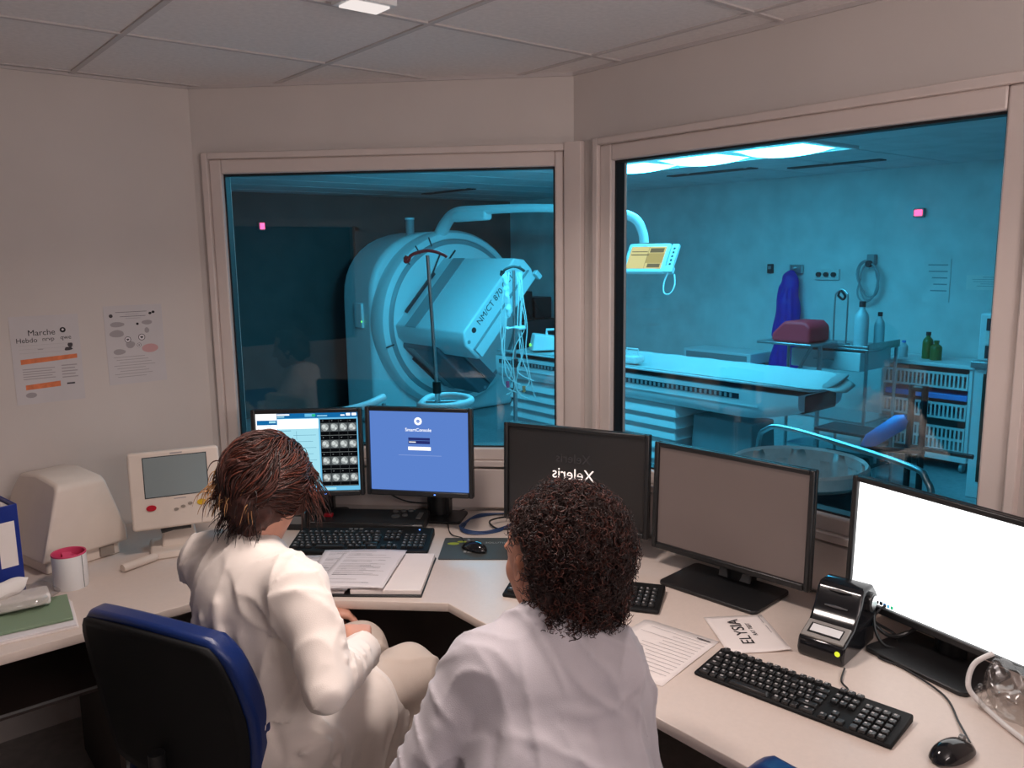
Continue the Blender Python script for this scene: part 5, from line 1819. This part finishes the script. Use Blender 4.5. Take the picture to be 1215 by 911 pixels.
m = MB(); m.bx((-.29, -.60, 0), (.29, 1.4, .07), M['shell_grey']); m.box((0, -.85, .30), (.30, .55, .60), M['shell_grey'], taper=.9); m.build('plinth', t, bevel=.01)
# paper cover
m = MB()
def cover(u, v):
    p = pallet(.02 + .96 * u, -.02 + .985 * v)
    e = max(0, .06 - v) / .06
    return (p[0], p[1] - .0, p[2] + .014 + .003 * math.sin(v * 60) * math.sin(u * 5) - e * e * .07 * max(0, min(1, (u - .30) * 2)))
m.grid(cover, 20, 90, M['sheet'])
o = m.build('couch_paper', smooth='all', solid=.002, loc=(4.91, 4.3, 0)); tag(o, 'white paper sheet covering the scanner couch with one corner hanging over its end', 'paper sheet')

def lump(name, label, cat, loc, draw, **k):
    t = thing(name, label, cat, loc)
    draw(t)
    return t

# things on the couch
t = thing('monitor_box', 'white box with a cable on the couch under the scanner detector', 'box', (4.90, 5.46, .918), math.radians(-30))
m = MB(); m.add([(-.13, -.08, 0), (.13, -.08, 0), (.13, .08, 0), (-.13, .08, 0), (-.10, -.06, .15), (.11, -.06, .12), (.11, .08, .12), (-.10, .08, .15)],
                [(0, 3, 2, 1), (4, 5, 6, 7), (0, 1, 5, 4), (1, 2, 6, 5), (2, 3, 7, 6), (3, 0, 4, 7)], M['shell'])
m.build('body', t, bevel=.012)
m = MB(); m.tube([(.02, 0, .13), (.02, 0, .18), (.12, 0, .18), (.12, 0, .12)], .012, M['shell']); m.build('handle', t)
m = MB(); m.ball((-.135, -.02, .05), (.02, .03, .03), M['green_led']); m.build('power_light', t)
t = thing('tape_roll_box', 'small clear topped box on the couch just right of the window mullion', 'box', (4.80, 4.32, .918))
m = MB(); m.box((0, 0, .03), (.12, .16, .06), M['shell']); m.build('body', t, bevel=.02, seg=4)
m = MB(); m.tube([(0, -.06, .055), (0, -.06, .11), (0, .06, .11), (0, .06, .055)], .006, M['shell']); m.build('handle', t)

# ---- drip stands
def iv_stand(label, x, y, top, hook_mat, lean=0.0, hooks=.075):
    t = thing('drip_stand', label, 'drip stand', (x, y, 0))
    m = MB(); m.tube([(0, 0, .10), (lean * .5, 0, top * .55)], .017, M['steel'], n=14); m.build('lower_tube', t, smooth=True)
    m = MB(); m.tube([(lean * .5, 0, top * .54), (lean, 0, top)], .011, M['steel'], n=14); m.build('upper_tube', t, smooth=True)
    m = MB(); m.cyl((lean * .5, 0, top * .53), (lean * .5, 0, top * .57), .026, M['black']); m.build('clamp', t)
    m = MB()
    R = Vector((.769, -.639, 0))
    pts = [Vector((lean, 0, top)) + R * a + Vector((0, 0, b)) for a, b in ((-hooks * 1.25, .0), (-hooks * 1.35, -.035), (-hooks * 1.15, -.03), (-hooks, .0), (-hooks * .5, .02), (0, .028), (hooks * .5, .02), (hooks, .0), (hooks * 1.15, -.012))]
    m.tube(smooth_path(pts, 4), .010, hook_mat, n=8)
    m.build('hook_bar', t, smooth=True)
    for k in range(5):
        a = 2 * PI * k / 5
        m = MB(); m.tube([(0, 0, .11), (.28 * math.cos(a), .28 * math.sin(a), .06)], .014, M['steel'], n=10); m.cyl((.28 * math.cos(a), .28 * math.sin(a), .0), (.28 * math.cos(a), .28 * math.sin(a), .06), .022, M['black'], n=14)
        m.build('leg', t)
    return t


ts = iv_stand('drip stand with a dark red hook bar and white push ring before the scanner', 2.85, 4.12, 1.775, M['red_hook'], lean=-.08, hooks=.10)
m = MB()
Rv, Fv = Vector((.769, -.639, 0)), Vector((.629, .761, 0))
pts = [Rv * a + Fv * b + Vector((0, 0, .88)) for a, b in ((-.13, -.10), (-.10, .17), (.02, .24), (.13, .17), (.17, .02), (.06, -.15), (-.08, -.16))]
m.tube(smooth_path(pts + [pts[0]], 5), .022, M['shell'], n=10)
m.tube([Rv * -.13 + Fv * -.0 + Vector((0, 0, .88)), Rv * .15 + Vector((0, 0, .88))], .010, M['steel'], n=8)
m.build('push_ring', ts, smooth=True)
t = thing('walking_frame', 'white tubular frame rail beside the drip stand with the push ring', 'frame', (2.52, 4.28, 0))
m = MB()
m.tube(smooth_path([Rv * -.02 + Fv * .18 + Vector((0, 0, .90)), Rv * -.12 + Fv * .06 + Vector((0, 0, .87)), Rv * -.26 - Fv * .04 + Vector((0, 0, .85))], 5), .024, M['shell'], n=10)
m.build('handle', t, smooth=True)
m = MB()
for a, b in ((-.24, -.03), (-.02, .17)):
    m.tube([Rv * a + Fv * b + Vector((0, 0, .86)), Rv * a + Fv * b + Vector((0, 0, .0))], .014, M['steel'], n=10)
m.build('legs', t)
t2 = iv_stand('drip stand hung with thin monitoring leads beside the couch', 4.20, 5.04, 1.645, M['black'], hooks=.075)
t = thing('monitoring_leads', 'bundle of thin pale leads hanging from the black topped drip stand', 'cable', (4.20, 5.04, 0))
m = MB()
r = random.Random(4)
for k in range(9):
    a = r.choice((-1, 1)) * r.uniform(.03, .09)
    z1 = r.uniform(.65, .95)
    pts = [Vector((0, 0, 1.63)) + Rv * a * .8, Vector((0, 0, 1.45)) + Rv * (a + r.uniform(-.02, .02)) - Fv * .03, Vector((0, 0, 1.2)) + Rv * (a * 1.2 + r.uniform(-.03, .03)) - Fv * .03, Vector((0, 0, 1.0)) + Rv * (a * .8 + r.uniform(-.06, .06)) - Fv * .04,
           Vector((0, 0, z1)) + Rv * (a + r.uniform(-.05, .08)) - Fv * .05, Vector((0, 0, z1 - .08)) + Rv * (a + r.uniform(-.04, .10)) - Fv * .05]
    m.tube(smooth_path(pts, 5), .0045, M['cable_white'], n=6)
m.build('leads', t, smooth=True)
f = Field((-.14, -.14, 1.1), (.14, .14, 1.68), .008)
for k in range(7):
    f.ell(Rv * (-.065 + .004 * k) - Fv * .03 + Vector((0, 0, 1.60 - .05 * k)), (.022, .022, .03), k=.015)
for k in range(5):
    f.ell(Rv * (-.05 + .03 * k) - Fv * .03 + Vector((0, 0, 1.19)), (.022, .018, .016), k=.012)
f.ripple(.006, 90, 3)
f.mesh('clip_bundle', M['shell'], t)
for k, (a, z) in enumerate(((-.06, .74), (.07, .70))):
    m = MB(); m.xf = Matrix.Translation(Rv * a - Fv * .05 + Vector((0, 0, z))); m.box((0, 0, 0), (.02, .02, .05), M['orange_ink'] if k else M['pink']); m.build('plug', t)

# ---- wall of the exam room: apron, sockets, coiled tubes, lamp
t = thing('lead_apron', 'purple apron hanging on a hook on the exam room wall', 'apron', (7.20, 4.40, 1.05))
f = Field((-.22, -.30, -.70), (.06, .30, .62), .009)
f.cone((-.05, 0, .50), (-.07, .02, .15), .045, .10, k=.05).cone((-.07, .02, .2), (-.07, .04, -.50), .10, .115, k=.05)
for s in (-.07, .0, .09):
    f.cone((-.06, s * .4, .45), (-.09, s * 1.1 + .03, -.56), .05, .075, k=.04)
f.cone((-.06, .09, .35), (-.09, .14, -.10), .04, .05, k=.04)
for k in range(7):
    y = -.12 + .045 * k
    f.ridge([(-.13, y * .5, .35), (-.17, y, -.05), (-.17, y * 1.15 + .01, -.60)], .016 if k % 2 else -.016, .016)
f.ripple(.010, 22, 6).cut((-.08, 0, -.56), (0, 0, -.5))
f.mesh('cloth', M['gown'], t)
m = MB(); m.bx((-.008, -.06, .50), (.04, .06, .58), M['steel']); m.tube([(.0, 0, .55), (-.06, 0, .545), (-.075, 0, .575)], .010, M['steel'], n=8); m.build('wall_hook', t)
t = thing('wall_switch', 'small dark switch box on the exam wall left of the purple apron', 'switch', (7.236, 4.70, 1.59))
m = MB(); m.box((0, 0, 0), (.03, .06, .09), M['shell_dark']); m.build('plate', t, bevel=.005)
m = MB(); m.box((-.017, 0, .01), (.008, .03, .03), M['shell_grey']); m.build('button', t)
t = thing('gas_outlet_panel', 'small wall panel with gas outlets right of the purple apron', 'outlet', (7.235, 4.09, 1.54))
m = MB(); m.box((0, 0, 0), (.03, .24, .10), M['exam_wall']); m.build('plate', t, bevel=.005)
for k in range(3):
    m = MB(); m.cyl((-.015, -.075 + .075 * k, 0), (-.04, -.075 + .075 * k, 0), .022, M['shell_dark']); m.build('outlet', t)
t = thing('coiled_oxygen_tube', 'loops of clear tube hung on the exam wall above the steel trolley', 'tube', (7.22, 3.66, 1.62))
m = MB()
pts = []
for k in range(46):
    a = 2 * PI * k / 15
    q = .11 + .025 * math.sin(k * .9)
    pts.append((-.05 + .01 * math.sin(k), q * math.sin(a) * .95, -.10 + q * 1.25 * math.cos(a) - .0015 * k))
m.tube(smooth_path(pts, 3), .008, M['shell_grey'], n=8); m.build('loops', t, smooth=True)
m = MB(); m.box((-.0, 0, .06), (.06, .07, .09), M['shell_grey']); m.cyl((-.03, 0, .02), (-.07, 0, .02), .03, M['shell_dark']); m.build('flow_meter', t, bevel=.006)
for k, (y, z, w, h, lb) in enumerate(((3.10, 1.50, .22, .36, 'pale notice sheet on the exam wall above the basket cart'), (2.72, 1.49, .28, .12, 'bright narrow sign on the exam wall at the right window edge'))):
    m = MB(); m.bx((-.006, -w / 2, -h / 2), (0, w / 2, h / 2), M['paper'] if k else M['exam_wall'])
    t = thing('wall_notice', lb, 'notice', (7.2485, y, z)); m.build('sheet', t)
    m = MB(); r = random.Random(k)
    for q in range(5):
        m.bx((-.0075, -w * .4, h * (.35 - .15 * q)), (-.006, w * r.uniform(.0, .4), h * (.35 - .15 * q) + h * .03), M['shell_grey'])
    m.build('printed_lines', t)
for x, y, z, ax, lb in ((7.23, 3.272, 2.07, 'x', 'small red warning lamp glowing on the wall above the basket cart'), (3.72, 8.74, 2.10, 'y', 'small red warning lamp glowing on the dark end wall left of the scanner')):
    t = thing('warning_lamp', lb, 'lamp', (x, y, z))
    m = MB(); m.box((0, 0, 0), (.04, .09, .075) if ax == 'x' else (.075, .04, .09), M['shell_grey']); m.build('housing', t, bevel=.006)
    m = MB(); m.box((-.024, 0, 0) if ax == 'x' else (0, -.024, 0), (.012, .065, .05) if ax == 'x' else (.05, .012, .065), M['red_led']); m.build('lens', t, bevel=.004)
t = thing('trunking_box', 'wide shallow white wall cabinet behind the couch left of the purple apron', 'cabinet', (7.05, 5.06, .66))
m = MB(); m.box((0, 0, .055), (.36, .82, .11), M['shell']); m.build('body', t, bevel=.01)
m = MB(); m.box((-.182, .0, .05), (.006, .74, .07), M['shell_grey']); m.build('front_panel', t)
m = MB(); m.box((0.02, 0, -.33), (.30, .7, .66), M['shell_grey']); m.build('pedestal', t)

# ---- pink wedge on a small side table
t = thing('side_table', 'small steel side table carrying the pink wedge beside the purple apron', 'table', (5.95, 3.60, 0))
m = MB(); m.bx((-.20, -.24, 1.035), (.20, .24, 1.055), M['steel']); m.build('tray_top', t, bevel=.004)
m = MB(); m.tube([(0, -.14, 1.03), (.05, .12, .60)], .012, M['steel']); m.tube([(.08, -.16, 1.04), (.08, -.16, .04)], .016, M['steel']); m.build('stem', t)
m = MB(); m.bx((-.22, -.22, 0), (.2, .05, .04), M['steel']); m.build('foot', t, bevel=.006)
t = thing('foam_wedge', 'pink wedge shaped foam cushion on the small steel side table', 'cushion', (5.95, 3.57, 1.056))
m = MB(); m.prism([(.17, 0), (-.17, 0), (-.17, .125), (-.12, .165), (.06, .165), (.17, .06)][::-1], .30, M['pink_pad'], axis='x', z0=-.15)
m.build('foam', t, bevel=.025, seg=4)

# ---- steel trolley with glassware
t = thing('steel_trolley', 'stainless trolley with a drawer below glassware beside the pink wedge', 'trolley', (6.42, 3.47, 0))
m = MB(); m.bx((-.26, -.36, .985), (.26, .36, 1.0), M['steel']); m.bx((-.26, -.36, 1.0), (-.25, .36, 1.025), M['steel']); m.bx((-.26, -.36, 1.0), (.26, -.35, 1.045), M['steel']); m.build('top', t, bevel=.003)
m = MB(); m.bx((-.265, -.30, .82), (.24, .30, .97), M['shell']); dr = m.build('drawer', t, bevel=.006)
m = MB(); m.tube([(-.266, -.08, .9), (-.29, -.08, .9), (-.29, .08, .9), (-.266, .08, .9)], .006, M['steel']); m.build('handle', dr)
m = MB(); m.bx((-.24, -.33, .40), (.24, .33, .415), M['steel']); m.build('middle_shelf', t)
m = MB(); m.bx((-.24, -.33, .14), (.24, .33, .155), M['steel']); m.build('bottom_shelf', t)
for x in (-.24, .24):
    for y in (-.34, .34):
        m = MB(); m.cyl((x, y, .05), (x, y, .985), .014, M['steel'], n=12); lg = m.build('leg', t, smooth=True)
        m = MB(); m.cyl((x, y - .014, .03), (x, y + .014, .03), .03, M['black'], n=16); m.build('caster', lg)
def bottle(label, x, y, z, h, r, mt, cap='shell', group=None, neck=.4):
    t = thing('bottle', label, 'bottle', (x, y, z), 0, group)
    m = MB(); m.lathe([(0, 0), (r * .96, 0), (r, h * .03), (r, h * .62), (r * .85, h * .72), (r * neck, h * .82), (r * neck, h * .9), (0, h * .9)], M[mt], n=24); m.build('body', t, smooth=True)
    m = MB(); m.lathe([(0, h * .88), (r * neck * 1.15, h * .88), (r * neck * 1.15, h), (0, h)], M[cap], n=20); m.build('cap', t, smooth=True)
    return t
bottle('pale bottle on the steel trolley nearest the pink wedge', 6.32, 3.72, 1.001, .17, .045, 'bottle_clear')
bottle('short pale bottle on the steel trolley between the wedge and the tall frame', 6.36, 3.60, 1.001, .16, .05, 'bottle_clear')
bottle('tall pale spray bottle on the steel trolley right of the tall frame', 6.36, 3.28, 1.001, .36, .055, 'bottle_clear', 'shell_dark', .3)
bottle('slim pale bottle on the steel trolley behind the spray bottle', 6.50, 3.20, 1.001, .27, .04, 'bottle_clear', 'shell_dark', .35)
t = thing('hoop_stand', 'tall narrow wire hoop standing on the steel trolley', 'stand', (6.34, 3.45, 1.0005))
m = MB()
pts = [(0, .055, 0), (0, .055, .36), (0, .045, .42), (0, .0, .45), (0, -.045, .42), (0, -.055, .36), (0, -.055, 0)]
m.tube(smooth_path(pts, 5), .007, M['steel'], n=8); m.tube(smooth_path([(0, .03, .40), (-.02, 0, .44), (0, -.03, .40), (.02, 0, .37), (0, .03, .40)], 5), .010, M['shell_dark'], n=8)
m.build('hoop', t, smooth=True)
m = MB(); m.bx((-.04, -.07, 0), (.04, .07, .016), M['steel']); m.build('foot', t)

# ---- basket cart
t = thing('basket_cart', 'pale open cart with rows of white slotted baskets against the exam wall', 'cart', (7.0, 2.94, 0))
m = MB(); m.bx((-.24, -.37, .835), (.22, .37, .868), M['shell']); m.build('top', t, bevel=.008)
for y in (-.36, .335):
    m = MB(); m.bx((-.22, y, .10), (.22, y + .025, .835), M['shell']); m.build('side_panel', t, bevel=.003)
m = MB(); m.bx((.20, -.34, .1), (.215, .34, .835), M['shell_grey']); m.build('back_panel', t)
m = MB(); m.bx((-.23, -.36, .085), (.22, .36, .125), M['shell']); m.build('bottom', t, bevel=.004)
for k, (z, h) in enumerate(((.665, .13), (.42, .13), (.16, .20))):
    m = MB()
    y0, y1 = -.325, .325
    m.bx((-.225, y0, z + h - .02), (-.215, y1, z + h), M['basket']); m.bx((-.225, y0, z), (-.215, y1, z + .018), M['basket'])
    rows = 2 if h > .15 else 1
    for r_ in range(1, rows):
        m.bx((-.225, y0, z + h * .5 - .01), (-.215, y1, z + h * .5 + .01), M['basket'])
    n = 20
    for q in range(n + 1):
        yy = y0 + (y1 - y0) * q / n
        m.bx((-.224, yy - .007, z), (-.216, yy + .007, z + h), M['basket'])
    m.bx((-.215, y0, z), (.19, y1, z + .006), M['basket']); m.bx((-.215, y0, z), (.19, y0 + .006, z + h), M['basket']); m.bx((-.215, y1 - .006, z), (.19, y1, z + h), M['basket'])
    m.build('basket', t)
m = MB(); m.bx((-.21, -.325, .575), (.19, .325, .62), M['blue_pad']); m.build('blue_tray', t, bevel=.006)
for x in (-.19, .17):
    for y in (-.32, .32):
        m = MB(); m.cyl((x, y, .075), (x, y, .09), .012, M['steel']); m.cyl((x, y - .013, .038), (x, y + .013, .038), .0375, M['shell_grey'], n=18); m.build('caster', t)
bottle('green bottle with a dark cap on top of the basket cart', 6.98, 3.02, .868, .22, .042, 'bottle_green', 'shell_dark', .35)
bottle('short green bottle beside the taller green one on the basket cart', 6.93, 2.93, .868, .16, .045, 'bottle_green', 'bottle_green', .5)
bottle('small blue capped bottle on the left of the basket cart top', 6.94, 3.20, .868, .14, .035, 'bottle_clear', 'blue_pad', .5)

# ---- counter and dispenser at the right edge
t = thing('side_counter', 'brown fronted counter beyond the basket cart at the right window edge', 'counter', (6.30, 2.04, 0))
m = MB(); m.bx((-.12, -.45, .0), (.5, .30, .94), M['shell']); m.build('body', t)
m = MB(); m.bx((-.15, -.47, .94), (.5, .32, .985), M['steel']); m.build('worktop', t, bevel=.004)
m = MB(); m.bx((-.126, -.42, .12), (-.12, .24, .90), M['wood']); m.build('door', t)
t = thing('towel_dispenser', 'white dispenser box with dark knobs on the side counter', 'dispenser', (6.36, 2.215, .9855))
m = MB(); m.box((0, 0, .165), (.22, .28, .33), M['shell']); m.build('body', t, bevel=.008)
m = MB(); m.box((-.112, -.02, .255), (.006, .23, .085), M['shell_dark']); m.box((-.113, -.02, .16), (.008, .23, .09), M['paper']); m.box((-.112, -.02, .06), (.006, .23, .09), M['shell_dark']); m.build('front_panel', t)
m = MB(); m.cyl((-.113, -.02, .255), (-.128, -.02, .255), .03, M['shell']); m.box((-.118, -.02, .16), (.004, .015, .05), M['shell_dark']); m.cyl((-.113, -.02, .06), (-.128, -.02, .06), .03, M['red_hook']); m.build('knob', t)

# ---- linen bag stand near the right window
t = thing('waste_bag_stand', 'round grey bag in a tubular wheeled stand beyond the right window', 'bin', (3.40, 2.02, 0))
m = MB()
def bagf(u, v):
    a = 2 * PI * u
    w = 1 + .03 * math.sin(a * 9) + .018 * math.sin(a * 17 + 1)
    if v < .5:
        k = v * 2
        r = (.25 + .04 * k) * (1 + (w - 1) * .4)
        z = .16 + .60 * k
    else:
        k = (v - .5) * 2
        r = (.29 - .03 * k) * w
        z = .80 - .45 * k
    return (r * math.cos(a), r * math.sin(a), z)
m.grid(bagf, 96, 18, M['bag']); m.build('liner', t, smooth='all')
m = MB(); m.lathe([(.255, .12), (.30, .70), (.305, .735), (.30, .735), (.295, .70)], M['bin_body'], n=64); m.lathe([(0, .12), (.255, .12)], M['bin_body'], n=64)
m.build('bag_body', t, smooth='all')
m = MB(); m.lathe([(.292, .74), (.305, .75), (.308, .80), (.298, .812), (.286, .80), (.288, .75)], M['bag'], n=72); m.build('rim', t, smooth=True)
m = MB()
fr = smooth_path([(.42, .50, .05), (.42, .50, .70), (.41, .44, .83), (.38, .30, .86), (.24, -.12, .86), (.08, -.48, .86), (.04, -.56, .83), (.02, -.60, .70), (.02, -.60, .05)], 5)
m.tube(fr, .014, M['steel'], n=12); m.build('tube_frame', t, smooth=True)
m = MB()
for a, b in (((.42, .50, .06), (-.30, .25, .06)), ((.02, -.60, .06), (-.35, -.1, .06)), ((.42, .50, .06), (.02, -.60, .06))):
    m.tube([a, b], .014, M['steel'], n=10)
for a in ((.42, .50, 0), (.02, -.60, 0), (-.30, .25, 0), (-.35, -.1, 0)):
    m.cyl((a[0], a[1] - .015, .028), (a[0], a[1] + .015, .028), .028, M['black'], n=16)
m.build('base', t)
m = MB()
for k in range(7):
    a = rnd.uniform(0, 6)
    m.tube([(.0 + .05 * math.cos(a), -.16 + .02 * k, .132), (.05 * math.cos(a) + .03, -.16 + .02 * k + .02, .14)], .006, M['tissue'], n=6)
m.build('scraps', t)

# ---- injection chair arm: black steel frame with a blue pad
t = thing('armrest_stand', 'black steel stand with a slanting blue padded armrest before the basket cart', 'armrest', (5.25, 2.31, 0))
m = MB()
for y in (-.04, .04):
    m.tube([(0, y, .02), (0, y, .92)], .02, M['frame_black'], n=10)
m.tube([(0, -.04, .90), (0, .04, .90)], .02, M['frame_black'], n=10); m.tube([(0, -.06, .50), (-.05, .34, .46)], .018, M['frame_black'], n=10); m.tube([(.0, -.35, .52), (0, .06, .52)], .015, M['frame_black'], n=10)
m.tube([(-.25, .0, .02), (.25, .0, .02)], .02, M['frame_black'], n=10)
m.build('frame', t)
m = MB(); m.tube([(-.02, .32, .47), (-.02, .28, .52), (-.01, .10, .67), (0, .06, .70)], [.03, .05, .055, .03], M['blue_pad'], n=14); m.build('pad', t, smooth=True)
m = MB(); m.box((-.02, .36, .28), (.12, .18, .24), M['frame_black'], taper=.7); m.build('lower_joint', t, bevel=.02)
# ---- step stool beside the couch end
t = thing('step_stool', 'dark two step stool with thin rails at the near end of the couch', 'stool', (5.75, 3.05, 0))
m = MB(); m.bx((-.2, -.25, .20), (.2, .25, .225), M['frame_black']); m.build('lower_step', t, bevel=.004)
m = MB(); m.bx((.0, -.25, .40), (.3, .25, .425), M['shell_dark']); m.build('upper_step', t, bevel=.004)
for x, y, h in ((-.18, -.23, .2), (-.18, .23, .2), (.28, -.23, .4), (.28, .23, .4), (.02, -.23, .4), (.02, .23, .4)):
    m = MB(); m.cyl((x, y, 0), (x, y, h), .012, M['steel'], n=10); m.build('leg', t)

# ---- dark workstation behind the scanner
t = thing('equipment_rack', 'dark equipment rack with cables behind the couch at the far end wall', 'rack', (6.66, 7.95, 0))
m = MB(); m.bx((-.4, -.3, 0), (.45, .4, .95), M['shell_dark']); m.build('cabinet', t, bevel=.01)
m = MB(); m.bx((-.35, -.2, .952), (.1, .1, 1.30), M['black']); m.bx((.14, -.2, .952), (.42, .1, 1.22), M['black']); m.build('units', t, bevel=.01)
m = MB()
for k in range(3):
    m.tube(smooth_path([(-.3 + .2 * k, -.22, 1.2), (-.2 + .2 * k, -.28, 1.0), (-.1 + .2 * k, -.26, .9), (0 + .15 * k, -.31, .6)], 5), .01, M['cable'], n=6)
m.build('cables', t)


# ================================================================== GROUPS OF REPEATS
GROUPS = {'computer_monitor': 'computer monitors on the control desk', 'keyboard': 'black keyboards on the control desk', 'computer_mouse': 'black mice on the control desk',
          'office_chair': 'blue office chairs in the control room', 'wall_poster': 'paper posters on the left wall', 'drip_stand': 'drip stands in the exam room',
          'ceiling_vent': 'air vents in the exam ceiling', 'ceiling_troffer': 'long ceiling lights of the exam room', 'wall_notice': 'notices on the exam wall',
          'warning_lamp': 'red warning lamps of the exam room', 'thin_cable': 'thin cords on the control desk', 'person': 'people in white coats'}
for o in SC.objects:
    k = o.name.split('.')[0]
    if o.parent is None and 'category' in o:
        if k == 'bottle':
            o['group'] = 'bottles on the steel trolley' if 'trolley' in o['label'] else 'bottles on the basket cart'
        elif k in GROUPS:
            o['group'] = GROUPS[k]
